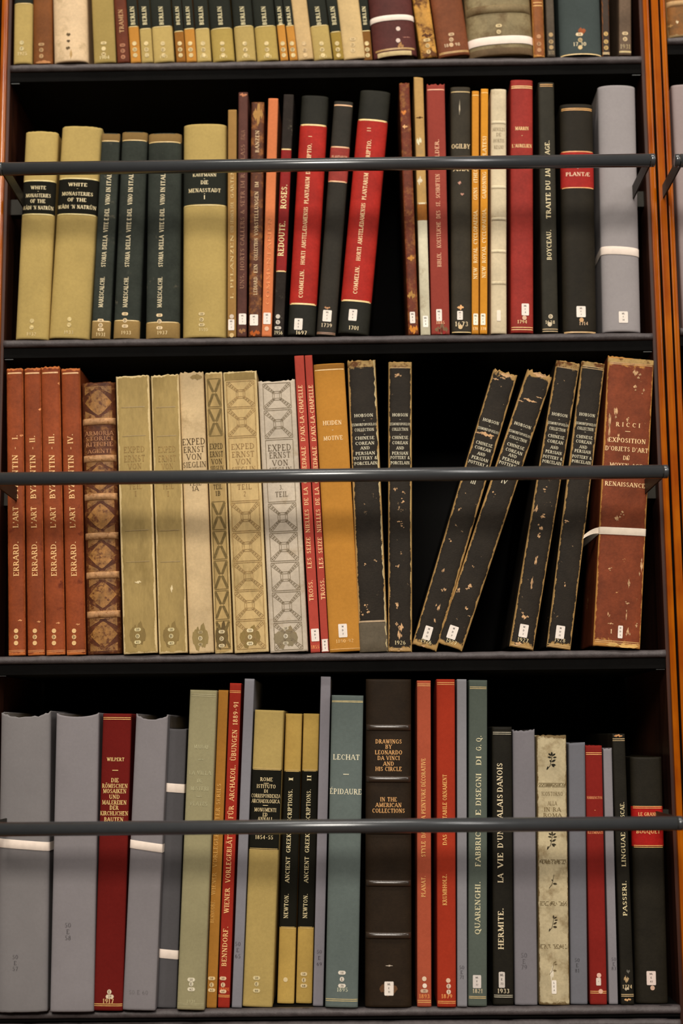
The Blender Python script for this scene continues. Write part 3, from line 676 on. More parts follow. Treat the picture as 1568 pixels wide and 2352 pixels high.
Book(1, 1381, 1402, 1380, 1398, -160, (62, 50, 42), 'leather', 'narrow dark leather book with worn orange edges, right of the dark blue one', rd=.25, items=[('pills', [(78, '5'), (96, 'G'), (110, 'D')], None, (196, 160, 96), 15, 8), ('edgestrip', (190, 110, 48), -1, 1.3, 'leather'), ('edgestrip', (170, 96, 44), 1, 1.0, 'leather'), ('rule', [121, 124], (222, 192, 140), 1.6)])
Book(1, 1420, 1450, 1420, 1449, -175, (94, 76, 60), 'leather', 'grey-brown book standing alone at the right end of the top shelf', rd=.25, yb=-.002, items=[('pills', [(77, '50'), (90, 'D')], 1435, (208, 182, 140), 14, 8), ('year', 107, '1931', 11, (160, 140, 96), None, .8), ('rule', [118, 120], (200, 176, 120), 2.0)])

# ------------------------------------------------------------------ second row
for (a, b_, c, d, Y, ys, yr, lab, ym, z0, z1) in ((36, 111, 58, 135, 305, (431, 439, 449, 462, 477), '1932', 'khaki cloth book lettered MONASTERIES at the left end of the second shelf', (737, 752, 767), 416, 491), (113, 205, 141, 237, 294, (424, 433, 445, 459, 475), '1933', 'wider khaki book lettered MONASTERIES, second from the left on the second shelf', (733, 746, 763), 411, 491)):
    Book(2, a, b_, c, d, Y, KH, 'cloth', lab, rd=.5, yb=-.001, fray=.0005, group='khaki volumes on monasteries', items=[('zone', z0, z1, BLK, 'cloth', 'title_panel'), ('rule', [z0-1, z1+1], (220, 200, 136), 3.0),
        ('hline', [(ys[0], 'WHITE', 8, .46), (ys[1], '-', 7), (ys[2], 'MONASTERIES', 8.5, .76), (ys[3], 'OF THE', 8.5, .46), (ys[4], "WÂDI 'N NATRÛN", 8.5, .94)], 8.5, (226, 208, 160)),
        ('pills', [(ym[0], ' '), (ym[1], ' ')], None, (202, 180, 122), 12, 7, (120, 96, 50), 'fadedgilt'), ('year', ym[2], yr, 8, (214, 192, 140), None, .3, 'fadedgilt')])
for (a, b_, c, d, Y, X, pl, ym, yr, z1, lab) in ((210, 252, 233, 277, 307, (231, 252), (736, 747, 757), 768, '1931', 738, 'slim dark slate volume lettered STORIA DELLA VITE, left of its two companions'), (260, 320, 280, 340, 305, (287, 302), (721, 736, 749), 764, '1933', 736, 'dark slate volume lettered STORIA DELLA VITE, the middle of three'), (334, 413, 341, 417, 309, (366, 375), (724, 738, 753), 764, '1937', 740, 'widest dark slate volume lettered STORIA DELLA VITE, next to the thick khaki one')):
    Book(2, a, b_, c, d, Y, (50, 54, 48), 'scuffblue', lab, rd=.5 if b_-a > 50 else .3, yb=.0, group='dark slate volumes on the vine', items=[('zone', None, Y+16, (124, 98, 58), 'cloth', 'spine_cap'), ('zone', z1, None, (152, 124, 76), 'cloth', 'spine_foot'), ('rule', [Y+17, z1], (216, 186, 126), 2.4),
        ('vline', [('MARESCALCHI.', 706, 636), ('STORIA', 613, 579), ('DELLA', 573, 541), ('VITE', 533, 510), ('E', 506, 501), ('DEL', 497, 479), ('VINO', 470, 446), ('IN', 441, 430), ('ITALIA', 426, 386)], 10, (222, 206, 164), X),
        ('pills', [(pl[0], '50'), (pl[1], 'D'), (pl[2], '83')], X[0], (222, 196, 152), 15, 7.5), ('year', ym, yr, 8.5, (206, 180, 124), None, .32 if b_-a > 60 else .5)])
Book(2, 421, 519, 420, 522, 289, KH, 'cloth', 'thick khaki book lettered MENASSTADT on a dark panel', rd=.5, yb=-.002, items=[('zone', 386, 469, NAVY, 'cloth', 'title_panel'), ('rule', [471], (214, 190, 124), 2.6),
    ('hline', [(402, 'KAUFMANN', 7, .54), (410, '-', 8), (419, 'DIE', 9, .17), (437, 'MENASSTADT', 9, .74), (444, '-', 8), (453, 'I', 9)], 9, (226, 208, 160)), ('pills', [(721, '50'), (734, 'D'), (746, '87')], 463, (206, 184, 132), 15, 7.5), ('year', 757, '1910', 8, (206, 186, 132), 467, .24, 'fadedgilt')])
Book(2, 522, 542, 523, 544, 252, (152, 116, 66), 'cloth', 'thin tan book with faint cream lettering, right of the thick khaki one', rd=.2, items=[('vline', [('I. PFLANZEN', 686, 540), ('UND STIMMEN DER', 534, 465), ('GARTEN', 455, 392)], 7, (204, 176, 118), None, 'title_lettering', 'fadedgilt'), ('pills', [(727, ' ')], None, (206, 188, 168), 15, 7), ('sq', 733, 759, 14, 531, SK), ('pills', [(770, ' ')], None, (206, 176, 120), 13, 6)])
Book(2, 543, 567, 548, 569, 212, (84, 50, 42), 'leather', 'thin dark maroon book taller than its neighbours, with a white label', rd=.3, items=[('vline', [('UNS. HORTS CALLERS & SETR IM R. CHLASS', 663, 332), ('ITALIA', 322, 300)], 9, (140, 98, 74), None, 'title_lettering', 'fadedgilt'), ('sq', 720, 746, 17, 557, SK), ('blot', 218, 559, 9, 4, (186, 122, 86), 'leather', 3), ('blot', 760, 556, 8, 6, (156, 110, 70), 'leather', 9)])
Book(2, 570, 600, 577, 607, 235, (84, 46, 28), 'mottled', 'mottled brown and orange leather book lettered EIN COLLECTION', rd=.3, items=[('vline', [('LEDIARD.', 677, 633), ('EIN', 627, 607), ('COLLECTION', 598, 547), ('VORSTELLUNGEN', 541, 440), ('IM', 430, 418), ('BANZEN', 350, 300)], 8.5, (200, 166, 116)), ('sq', 722, 748, 19, 583, SK), ('blot', 262, 592, 12, 22, (164, 122, 66), 'leather', 4), ('blot', 765, 585, 12, 7, (170, 84, 28), 'leather', 9)])
Book(2, 601, 623, 615, 640, 226, (206, 120, 76), 'cloth', 'thin bright salmon-orange book on the second shelf', rd=.4, items=[('vline', [('COMMENTARIEN', 700, 500)], 8, (226, 140, 84), None, 'title_lettering', 'fadedgilt'), ('sq', 718, 745, 17, 613, SK), ('pills', [(755, ' ')], None, (226, 184, 150), 15, 7)])
Book(2, 627, 651, 651, 675, 217, (44, 38, 34), 'scuffblue', 'slim black book with red panel lettered ROSES in gilt', rd=.3, items=[('zone', 344, 623, (132, 28, 26), 'leather', 'title_panel'), ('rule', [343, 623], (226, 190, 124), 3.2), ('vline', [('REDOUTÉ.', 588, 508), ('ROSES.', 479, 424)], 13, (230, 208, 140), (644, 653)), ('pills', [(727, ' '), (740, 'S'), (753, '86')], 638, (200, 190, 176), 16, 7), ('year', 764, '1956', 9, (206, 190, 146), None, .8)])
for (a, b_, c, d, Y, z0, z1, tx, s0, X, xs, ysq, yr, yy, g, lab) in ((661, 722, 691, 756, 222, 287, 698, 'I', 313, (690, 711), 685, (731, 758), '1697', 764, 684, 'large red and black leaning volume lettered PLANTARUM, the left of two'), (776, 845, 826, 898, 211, 276, 691, 'II', 297, (815, 848), 810, (710, 737), '1701', 753, 675, 'large red and black leaning volume lettered PLANTARUM II, beside the dark gap')):
    Book(2, a, b_, c, d, Y, (34, 33, 26), 'leather', lab, rd=.5, yb=-.003, group='red and black botanical volumes', items=[('zone', z0, z1, (160, 36, 27), 'leather', 'title_panel'), ('rule', [z0, z1], (236, 204, 140), 4.0),
        ('vline', [('COMMELIN.', g, g-64), ('HORTI', g-76, g-107), ('AMSTELÆDAMENSIS', g-114, g-208), ('PLANTARUM', g-216, g-277), ('DESCRIPTIO.', g-284, g-354)], 9.5, (240, 206, 150), X), ('hline', [(s0, '=', 11, .13)] if tx == 'I' else [(s0-3, '=', 11, .13), (s0+3, '=', 11, .13)], 11, (240, 206, 150), .2, X[1]+(1 if tx == 'I' else -1)),
        ('sq', ysq[0], ysq[1], 19, xs, ('M', 'E', '4')), ('year', yy, yr, 9, (230, 208, 160), None, .45)])
Book(2, 725, 771, 767, 811, 234, (42, 38, 31), 'leather', 'plain black book with small red panel standing between the two red and black volumes', rd=.4, yb=.002, items=[('zone', 338, 417, (142, 52, 44), 'leather', 'title_panel'), ('rule', [242, 338, 417], (226, 176, 130), 3.2), ('rule', [764, 767], (160, 120, 92), 1.5), ('hline', [(361, 'PLANTARUM', 7, .8)], 7, (210, 160, 120)), ('sq', 712, 739, 20, 751, ('ML', 'C', '2')), ('year', 747, '1739', 9, (206, 184, 146), None, .62), ('blot', 707, 751, 7, 3, (190, 140, 100), 'leather', 8)])
Book(2, 937, 962, 916, 940, 191, (100, 44, 25), 'mottled', 'slim marbled brown leather book leaning left, first after the dark gap', rd=.3, fray=.001, items=[('sq', 716, 743, 12, 947, ('ML', 'B', '1')), ('blot', 593, 943, 9, 6, (190, 130, 60), 'leather', 4), ('blot', 678, 944, 9, 9, (172, 128, 66), 'leather', 6), ('blot', 756, 949, 10, 10, (196, 124, 44), 'leather', 8), ('blot', 291, 930, 6, 4, (230, 176, 120), 'leather', 11), ('blot', 258, 927, 6, 6, (206, 126, 60), 'leather', 13)])
Book(2, 966, 988, 949, 972, 178, (178, 140, 82), 'vellum', 'slim tan book with its lower half bare white, leaning left', rd=.45, topdip=.001, items=[('zone', 506, None, (214, 206, 178), 'vellum', 'bare_spine'), ('zone', 466, 506, (140, 86, 30), 'leather', 'spine_panel'), ('rule', [467], (206, 190, 150), 4), ('sq', 725, 752, 12, 977, ('ML', 'C', '9'), (246, 238, 226)), ('blot', 270, 963, 9, 2, (70, 40, 16), 'ink', 4), ('blot', 324, 962, 6, 9, (214, 206, 170), 'leather', 9), ('blot', 415, 964, 6, 9, (214, 200, 170), 'leather', 12)])
Book(2, 991, 1032, 978, 1022, 195, (142, 62, 52), 'cloth', 'faded dusty red book with tan upright lettering and a torn head', rd=.2, fray=.002, items=[('vline', [('BIBLIX.', 613, 580), ('KOESTLICHE', 569, 510), ('DES', 502, 484), ('ST.', 474, 462), ('SCHRIFTEN', 455, 400), ('BILDER.', 375, 320)], 9.5, (222, 160, 116)), ('rule', [206], (220, 150, 116), 3), ('sq', 710, 738, 13, 1008, SK), ('blot', 757, 1013, 16, 12, (122, 92, 66), 'leather', 4), ('blot', 762, 1013, 11, 9, (150, 40, 38), 'leather', 6), ('year', 741, '1885', 7, (226, 160, 110), None, .5)])
Book(2, 1037, 1082, 1033, 1081, 201, (50, 44, 33), 'leather', 'black leather book lettered ASIA with the year 1673', rd=.42, yb=-.002, items=[('hline', [(336, 'OGILBY', 11, .92), (388, 'ASIA', 10, .74)], 11, (218, 190, 140)), ('rule', [211, 763], (200, 172, 116), 2.2), ('year', 744, '1673', 11, (214, 190, 146), None, .86), ('sq', 714, 735, 13, 1056, ('ML', 'C', '6')), ('blot', 706, 1057, 8, 5, (226, 172, 118), 'leather', 4), ('pills', [(751, ' ')], 1057, (216, 184, 136), 16, 6), ('blot', 248, 1055, 1.3, 17, (190, 176, 150), 'leather', 5), ('blot', 420, 1055, 4, 4, (190, 140, 120), 'leather', 7), ('blot', 446, 1061, 4, 3, (190, 140, 120), 'leather', 8)])
Book(2, 1083, 1099, 1083, 1100, 209, (200, 134, 48), 'cloth', 'thin orange-yellow book lettered GUNS, beside the black book', rd=.4, items=[('vline', [('NEW', 641, 615), ('ROYAL', 604, 569), ('CYCLOPAEDIA.', 561, 482), ('GUNS', 459, 431), ('(THEORY)', 420, 368)], 8.5, (240, 212, 150)), ('rule', [219], (240, 190, 100), 2), ('sq', 720, 747, 11, 1092, ('ML', 'C', '3'), (250, 236, 214)), ('year', 755, '178', 7, (240, 206, 140), None, .7)])
Book(2, 1101, 1119, 1104, 1121, 204, (206, 140, 46), 'cloth', 'thin orange-yellow book lettered GARDNING, left of the white vellum book', rd=.4, items=[('vline', [('NEW', 638, 612), ('ROYAL', 604, 565), ('CYCLOPAEDIA.', 558, 479), ('GARDNING', 456, 395), ('(PLATES)', 368, 313)], 8.5, (240, 212, 150)), ('rule', [213], (240, 190, 100), 2), ('sq', 720, 747, 11, 1109, ('ML', 'C', '4'), (250, 236, 214)), ('year', 755, '178', 7, (240, 206, 140), None, .7)])
Book(2, 1127, 1163, 1126, 1163, 206, (206, 190, 158), 'vellum', 'white vellum book with raised bands and faint black writing', rd=.5, wob=.0003, items=[('band', [281, 430, 503, 577, 650], (214, 200, 168), 'vellum', .0016, .0026), ('hline', [(297, 'ARNOLDS', 8, .8), (309, 'DE', 8, .3), (323, 'HORTIS', 8, .7), (338, 'REGNI', 8, .6)], 8, (120, 104, 78), .8, None, 'title_lettering', 'ink', .8), ('sq', 712, 738, 9, 1145, (' ', ' ', ' '), (232, 220, 200))])
Book(2, 1171, 1226, 1173, 1222, 185, (142, 44, 36), 'leather', 'deep red leather book with double gilt lines and the year 1794', rd=.35, yb=-.002, items=[('rule', [198, 202], (240, 196, 130), 2.0), ('rule', [752, 757], (236, 196, 130), 1.6), ('hline', [(295, 'MARRIN', 8, .6), (311, '-', 9), (335, "L'AURELIEN", 8, .88)], 9, (240, 206, 136)), ('sq', 697, 725, 17, 1206, ('ML', 'C', '4')), ('pills', [(730, ' ')], 1204, (216, 176, 146), 16, 7), ('year', 739, '1794', 8, (230, 196, 130), None, .46)])
Book(2, 1244, 1282, 1235, 1272, 190, (44, 41, 32), 'leather', 'black book with upright gilt lettering TRAITE DU JARDINAGE', rd=.35, yb=-.001, items=[('rule', [194, 198], (214, 160, 90), 1.6, .8), ('rule', [756, 761], (206, 176, 130), 1.6), ('vline', [('BOYCEAU.', 597, 528), ('TRAITE', 502, 443), ('DU', 436, 415), ('JARDINAGE.', 406, 323)], 10.5, (226, 208, 160), (1261, 1256)), ('year', 740, '1638', 8, (206, 186, 146), None, .7), ('pills', [(727, 'D')], 1264, (214, 196, 164)), ('pills', [(745, ' ')], 1262, (206, 190, 160), 7, 6)])
Book(2, 1294, 1368, 1283, 1363, 242, (34, 29, 20), 'leather', 'thick black book with red panel lettered PLANTAE', rd=.5, yb=-.003, items=[('zone', 348, 430, (152, 34, 28), 'leather', 'title_panel'), ('rule', [249, 252.5], (222, 166, 96), 1.8, .92), ('rule', [348, 431], (226, 160, 100), 2.4), ('rule', [762, 764], (210, 172, 120), 1.5), ('hline', [(362, 'ICONES', 8, .5), (386, '-', 9), (400, 'PLANTÆ', 9, .72)], 9, (232, 196, 160)), ('sq', 703, 729, 21, 1334, ('ML', 'C', '1')), ('pills', [(735, ' ')], 1335, (206, 160, 110), 17, 7), ('year', 743, '1714', 8, (206, 170, 130), 1340, .34)])
Book(2, 1384, 1471, 1372, 1459, 200, (150, 144, 144), 'paper', 'thick grey wrapped book tied with white tape at the right end of the second shelf', rd=.72, yb=-.003, items=[('tape', 573, 578, 19), ('sq', 715, 742, 21, 1431, ('ML', 'C', '34'))])

# ------------------------------------------------------------------ third row
for i, (a, b_, c, d, Y, X, num, yn, lab) in enumerate(((17, 61, 17, 51, 847, (37, 34), 'I.', (1009, 1000), 'chestnut leather volume I, lettered ART BYZANTIN, leftmost on the third shelf'), (64, 103, 55, 94, 846, (80, 74), 'II.', (1016, 1001), 'chestnut leather volume II, lettered ART BYZANTIN'), (106, 150, 94, 137, 843, (124, 118), 'III.', (1019, 997), 'chestnut leather volume III, lettered ART BYZANTIN, with a torn head'), (153, 197, 140, 184, 847, (170, 161), 'IV.', (1019, 997), 'chestnut leather volume IV, lettered ART BYZANTIN, next to the ornate gilt spine'))):
    Book(3, a, b_, c, d, Y, (136, 64, 31), 'calf', lab, rd=.38, yb=.001*((i % 2)), fray=.0015 if i == 2 else .0008, wob=.0002, group='four chestnut volumes', items=[('rule', [857 if i != 2 else 856], (232, 180, 124), 3.2, .85), ('rule', [1494, 1497], (206, 136, 80), 1.4, .95),
        ('vline', [('ERRARD.', 1323, 1244), ("L'ART", 1212, 1164), ('BYZANTIN', 1145, 1045), ('-', 1033, 1026), (num, yn[0], yn[1])], 12.5, (232, 182, 118), X),
        ('pills', [(1449, ' '), (1463, 'D'), (1477, ' ')], X[0], (226, 184, 126), 16, 8.5), ('blot', 1425+3*i, X[0]+9, 5, 2, (214, 150, 100), 'leather', i), ('blot', 1000-60*i, X[0]+12, 4, 3, (214, 140, 90), 'leather', i+9)])
ob = Book(3, 200, 281, 188, 264, 880, (82, 42, 22), 'ornate', 'ornate brown leather spine with raised bands and gilt lozenges', rd=.5, yb=.001, wob=.0003, fray=.001, items=[('band', [968, 1053, 1141, 1231, 1321, 1411], (176, 132, 90), 'ornate', .004, .0055),
    ('hline', [(995, 'ARMORIA', 10, .84), (1007, 'STORICI', 10, .8), (1020, 'RITICHE', 10, .8), (1036, 'AGENTI', 9, .7)], 10, (164, 112, 74), .8, None, 'title_lettering', 'fadedgilt')])
def lozenges(bk, spans):
    hw = bk.w/2*.80
    for (Ya, Yb) in spans:
        v1, v0 = bk.L(None, Ya)[1], bk.L(None, Yb)[1]; vm = (v0+v1)/2; n = 9; lh = (v1-v0)*.40; q = []
        for k in range(-n, n):
            a0, a1 = k/n, (k+1)/n; f = lambda a: lh*(1-abs(a)**1.35)
            q.append([(a0*hw, vm-f(a0)), (a1*hw, vm-f(a1)), (a1*hw, vm+f(a1)), (a0*hw, vm+f(a0))])
        bk.poly(q, 'gilt_lozenge', (150, 104, 52), 'ornategilt')
        for (e, s_) in ((v0, 1), (v1, -1)):
            q = [[(-hw, e-s_*.0006), (hw, e-s_*.0006), (hw, e+s_*.0012), (-hw, e+s_*.0012)]]
            for sx in (-1, 1): q.append([(sx*hw, e), (sx*hw*.18, e), (sx*hw*.30, e+s_*lh*.22), (sx*hw, e+s_*lh*.62)])
            bk.poly(q, 'gilt_corner_ornament', (140, 98, 54), 'ornategilt')
lozenges(ob, [(888, 961), (1060, 1134), (1149, 1223), (1239, 1313), (1329, 1404), (1420, 1494)])
BG = (162, 138, 86)
for (a, b_, c, d, Y, X, pl, lab) in ((285, 361, 264, 344, 864, 316, (1446, 1461, 1475), 'wide beige book with faint EXPED lettering, right of the ornate gilt spine'), (365, 431, 346, 411, 862, 393, (1446, 1461, 1477), 'beige book with faint EXPED lettering, left of the plain cream volume')):
    Book(3, a, b_, c, d, Y, BG, 'beige', lab, rd=.12, yb=-.006, wob=.0003, fray=.0012, group='expedition volumes in beige cloth', items=[('blot', 1458, X, 19, 34, (136, 114, 68), 'beige', 5, 'stain'), ('hline', [(1032, 'EXPED', 14, .62), (1053, 'ERNST', 15, .62), (1071, 'VON', 13, .4), (1117, 'TEIL', 12, .4), (1134, 'I', 12)], 14, (146, 116, 62), .8, None, 'title_lettering', 'fadedgilt', .9), ('rule', [935, 1001, 1218, 1290], (150, 124, 72), 1.6, .7), ('pills', [(pl[0], '50'), (pl[1], 'D'), (pl[2], '42')], X, (206, 190, 140), 16, 8), ('blot', 1337 if a < 300 else 1352, X+1, 8 if a < 300 else 3, 3 if a < 300 else 8, (226, 206, 160), 'label', 7)])
Book(3, 434, 492, 411, 467, 856, (200, 174, 132), 'vellum', 'plain cream volume lettered EXPED ERNST VON, its head folded', rd=.15, yb=-.003, fray=.002, items=[('hline', [(1014, 'EXPED', 15, .93), (1032, 'ERNST', 14, .84), (1049, 'VON', 14, .62), (1067, 'SIEGLIN', 13, .94), (1089, 'BAND', 12, .5), (1110, 'TEIL', 10, .5), (1122, '1A', 11, .26)], 14, (84, 66, 44), .9, None, 'title_lettering', 'ink', .95), ('blot', 1464, 460, 19, 36, (146, 126, 80), 'beige', 5, 'stain'), ('pills', [(1452, '50')], 460, (170, 150, 106), 12, 7), ('pills', [(1466, 'D')], 460, (206, 190, 150)), ('pills', [(1480, '41')], 460, (170, 150, 106), 12, 7), ('blot', 866, 450, 14, 8, (150, 126, 82), 'beige', 15, 'fold_stain')])
Book(3, 494, 535, 470, 511, 856, (176, 148, 96), 'beige', 'narrow tan volume printed with dark crossed compartments, TEIL 1B', rd=.15, yb=.0, fray=.0012, items=[('hline', [(1025, 'EXPED', 13, .74), (1043, 'ERNST', 13, .74), (1060, 'VON', 12, .6), (1075, 'SIEGLIN', 10, .74), (1118, 'TEIL', 11, .5), (1133, '1B', 11, .28)], 13, (70, 56, 34), .8, None, 'title_lettering', 'ink'), ('compart', [868, 936, 1003], (116, 98, 62), 2, .74), ('compart', [1150, 1218, 1286, 1355, 1424, 1492], (112, 94, 58), 2, .74), ('blot', 1460, 509, 15, 38, (98, 80, 48), 'leather', 5, 'stain'), ('pills', [(1451, '50'), (1467, 'D'), (1483, '43')], 509, (206, 188, 146), 15, 8)])
Book(3, 539, 617, 511, 590, 854, (196, 168, 116), 'beige', 'wide tan volume printed with delicate scrolled compartments', rd=.15, yb=-.004, fray=.001, items=[('zone', None, 873, (140, 118, 72), 'beige', 'spine_cap'), ('hline', [(1025, 'EXPED', 13, .68), (1043, 'ERNST', 13, .66), (1060, 'VON', 13, .45), (1077, 'SIEGLIN', 11, .7), (1118, 'TEIL', 12, .42), (1134, '2', 12, .07)], 13, (140, 108, 62), .8, None, 'title_lettering', 'fadedgilt', .85), ('compart', [874, 936, 1003, 1084, 1152, 1221, 1290, 1356, 1424, 1492], (150, 120, 72), 0, .82, 'fadedgilt', (2, 3)), ('blot', 1463, 574, 24, 30, (134, 112, 66), 'beige', 5, 'stain'), ('pills', [(1448, '50'), (1463, 'D'), (1478, '44')], 574, (222, 206, 164), 16, 8.5)])
Book(3, 619, 709, 593, 676, 873, (194, 180, 160), 'vellum', 'whitish grey volume printed with framed squares, lettered TEIL, torn at the head', rd=.2, yb=-.004, fray=.0015, sag=.002, items=[('hline', [(1028, 'EXPED', 15, .62), (1045, 'ERNST', 14, .56), (1063, 'VON', 13, .42), (1079, 'SIEGLIN', 12, .6), (1103, 'BAND', 10, .5), (1119, '3.', 11, .1), (1135, 'TEIL', 12, .34)], 14, (98, 84, 66), .8, None, 'title_lettering', 'ink', .9), ('compart', [878, 940, 1008, 1154, 1222, 1290, 1358, 1428, 1494], (128, 114, 92), 0, .74, 'ink', (2,)), ('blot', 1465, 656, 28, 30, (140, 126, 98), 'vellum', 5, 'stain'), ('pills', [(1443, '50')], 656, (190, 178, 152), 14, 7), ('pills', [(1461, 'D')], 656, (214, 204, 180)), ('pills', [(1477, '45')], 656, (190, 178, 152), 14, 7)])
for (a, b_, c, d, Y, X, ys, yq, xq, lab) in ((713, 736, 675, 698, 817, (715, 689), 0, (1444, 1473), 725, 'thin coral red volume lettered LA-CHAPELLE, the left of a leaning pair'), (738, 756, 699, 717, 816, (742, 713), -3, (1468, 1496), 746, 'thin coral red volume lettered LA-CHAPELLE, the right of a leaning pair')):
    Book(3, a, b_, c, d, Y, (172, 70, 58), 'cloth', lab, rd=.15, yb=.002, group='pair of thin coral volumes', items=[('vline', [('TROSS.', 1380+ys, 1332+ys), ('LES', 1305, 1281), ('SEIZE', 1271, 1234), ('NIELLES', 1223, 1170), ('DE', 1160, 1144), ('LA', 1136, 1120), ('CATHEDRALE', 1110, 1026), ("D'AIX-LA-CHAPELLE", 1013, 885)], 9.5, (240, 190, 130), X), ('sq', yq[0], yq[1], 18, xq, ('M', 'D', '7'))]+([('year', 1486, '1855', 8, (226, 150, 80), None, .8)] if a < 720 else []))
Book(3, 759, 827, 717, 793, 836, (184, 128, 54), 'cloth', 'golden tan cloth book lettered MOTIVE', rd=.3, yb=-.003, items=[('zone', None, 847, (146, 100, 44), 'cloth', 'spine_cap'), ('rule', [849], (236, 196, 130), 2.4), ('rule', [1490], (220, 170, 100), 1.5), ('hline', [(971, 'HEIDEN', 10, .6), (987, '-', 10), (1006, 'MOTIVE', 10, .62)], 10, (236, 204, 150)), ('sq', 1433, 1464, 20, 787, ('M', 'D', '7')), ('year', 1472, '1890-92', 8, (230, 186, 120), None, .66, 'fadedgilt')])
BW = (40, 34, 27)
def hob(bk, ys, cap=7.2, X=None):
    names = (('HOBSON', .66), ('-', None), ('EUMORFOPOULOS', .86), ('COLLECTION', .68), ('-', None), ('CHINESE', .68), ('COREAN', .66), ('AND', .32), ('PERSIAN', .68), ('POTTERY &', .82), ('PORCELAIN', .80))
    rows = []
    for Y, (t, f) in zip(ys, names):
        if Y: rows.append((Y, t, cap if t != 'EUMORFOPOULOS' else cap*.85, f) if f else (Y, t, cap*1.1))
    bk.hline(rows, cap, (206, 196, 166), .9, X)
def scuffs(bk, pts):
    rr = random.Random(len(pts)*3+int(pts[0][0]))
    for i, (Y, X, rw, rh) in enumerate(pts):
        bk.blot(Y, X, rw*.72, rh*.72, (204, 162, 118), 'leather', i*7+3)
        for k in range(2): bk.blot(Y+rr.uniform(-1, 1)*(rh+3), X+rr.uniform(-1, 1)*(rw+2), rw*.3+.4, rh*.28+.4, (190, 152, 112), 'leather', i*7+5+k)
b = Book(3, 828, 889, 794, 865, 829, BW, 'blackworn', 'worn black volume on Chinese pottery with a torn grey foot, beside the golden tan book', rd=.25, yb=-.003, fray=.003, wob=.0002, items=[('zone', None, 843, (166, 136, 84), 'tanmarble', 'frayed_head'), ('zone', 1430, None, (98, 88, 72), 'leather', 'bare_foot'), ('rule', [1427], (176, 150, 116), 4), ('edgestrip', (196, 176, 130), 1, 3.0)], group='worn black pottery catalogue volumes')
hob(b, (954, 965, 975, 987, 997, 1006, 1018, 1029, 1041, 1052, 1064), X=None); scuffs(b, [(1295, 838, 2.5, 3), (1406, 845, 5, 4), (1390, 838, 4, 3), (1412, 833, 2, 4)])
b = Book(3, 893, 944, 889, 948, 832, BW, 'blackworn', 'worn black volume on Chinese pottery standing upright left of the wide dark gap, dated 1926', rd=.25, yb=-.001, fray=.001, items=[('zone', None, 845, (160, 130, 80), 'tanmarble', 'frayed_head'), ('edgestrip', (186, 156, 100), 1, 2.2), ('edgestrip', (166, 136, 88), -1, 1.2), ('rule', [845, 1489, 1493], (196, 160, 104), 1.3)], group='worn black pottery catalogue volumes')
hob(b, (953, 963, 974, 986, 997, 1005, 1017, 1029, 1041, 1051, 1063)); b.year(1476, '1926', 9, (214, 196, 146), None, .58)
scuffs(b, [(1124, 907, 3, 6), (1130, 925, 3, 3), (1152, 926, 4, 4), (1198, 915, 5, 2.5), (1208, 922, 3, 3), (1272, 921, 3, 2), (1301, 914, 3.5, 4), (1390, 912, 4, 7), (1441, 920, 9, 11), (1458, 916, 5, 14), (1499, 918, 16, 5), (861, 912, 8, 5)])
b = Book(3, 946, 996, 1127, 1193, 856, BW, 'blackworn', 'worn black pottery volume III, leaning far over, torn below its head', rd=.3, yb=-.004, fray=.003, items=[('edgestrip', (176, 140, 86), 1, 2.4), ('edgestrip', (160, 126, 84), -1, 1.0)], group='worn black pottery catalogue volumes')
hob(b, (968, 978, 988, None, None, 1020, 1031, 1043, 1054, 1065, None)); b.hline([(1106, 'III', 11, .2)], 11, (206, 196, 166)); b.year(1473, '1926', 9, (214, 196, 146), None, .56)
b.sq(1438, 1470, 18, 982, ('M', 'D', '11')); scuffs(b, [(998, 1118, 24, 6), (1170, 1054, 3, 4), (1243, 1035, 3, 3), (1310, 1018, 3, 7), (1354, 1021, 5, 5), (1396, 1007, 4, 10), (1425, 998, 3, 5), (1494, 975, 15, 8), (862, 1161, 22, 6)])
b = Book(3, 999, 1057, 1207, 1271, 858, BW, 'blackworn', 'worn black pottery volume IV, leaning far over to the right, a tear near its head', rd=.3, yb=-.004, fray=.003, items=[('edgestrip', (176, 140, 86), 1, 2.2), ('edgestrip', (160, 126, 84), -1, 1.4)], group='worn black pottery catalogue volumes')
hob(b, (977, 986, 996, 1008, 1016, 1025, 1037, 1047, 1058, 1068, None)); b.hline([(1106, 'IV', 10, .22)], 10, (206, 196, 166)); b.year(1474, '1927', 9, (214, 196, 146), None, .54)
b.sq(1437, 1468, 21, 1039, ('M', 'D', '7')); scuffs(b, [(920, 1217, 23, 4), (1130, 1132, 3, 3), (1346, 1079, 7, 7), (1354, 1053, 4, 6), (1398, 1071, 5, 4), (1493, 1026, 22, 4), (862, 1238, 24, 6), (1300, 1085, 2, 2)])
b = Book(3, 1168, 1223, 1276, 1333, 832, BW, 'blackworn', 'worn black pottery volume dated 1927, leaning slightly and standing free after the second gap', rd=.3, yb=-.003, fray=.0015, items=[('zone', None, 845, (160, 130, 80), 'tanmarble', 'frayed_head'), ('edgestrip', (170, 132, 82), 1, 1.8), ('edgestrip', (160, 126, 84), -1, 1.2), ('rule', [846, 1485], (196, 160, 104), 1.3)], group='worn black pottery catalogue volumes')
hob(b, (953, 963, 974, 986, 994, 1003, 1015, 1028, 1039, 1051, 1062)); b.year(1470, '1927', 9, (214, 196, 146), None, .56)
b.sq(1434, 1464, 20, 1202, ('M', 'D', '2')); scuffs(b, [(1124, 1250, 5, 3), (1168, 1232, 4, 11), (1187, 1246, 8, 5), (1213, 1242, 6, 6), (1232, 1237, 5, 5), (1290, 1230, 4, 11), (1338, 1221, 4, 16), (1417, 1203, 8, 7), (1478, 1190, 13, 5), (1495, 1193, 22, 5)])
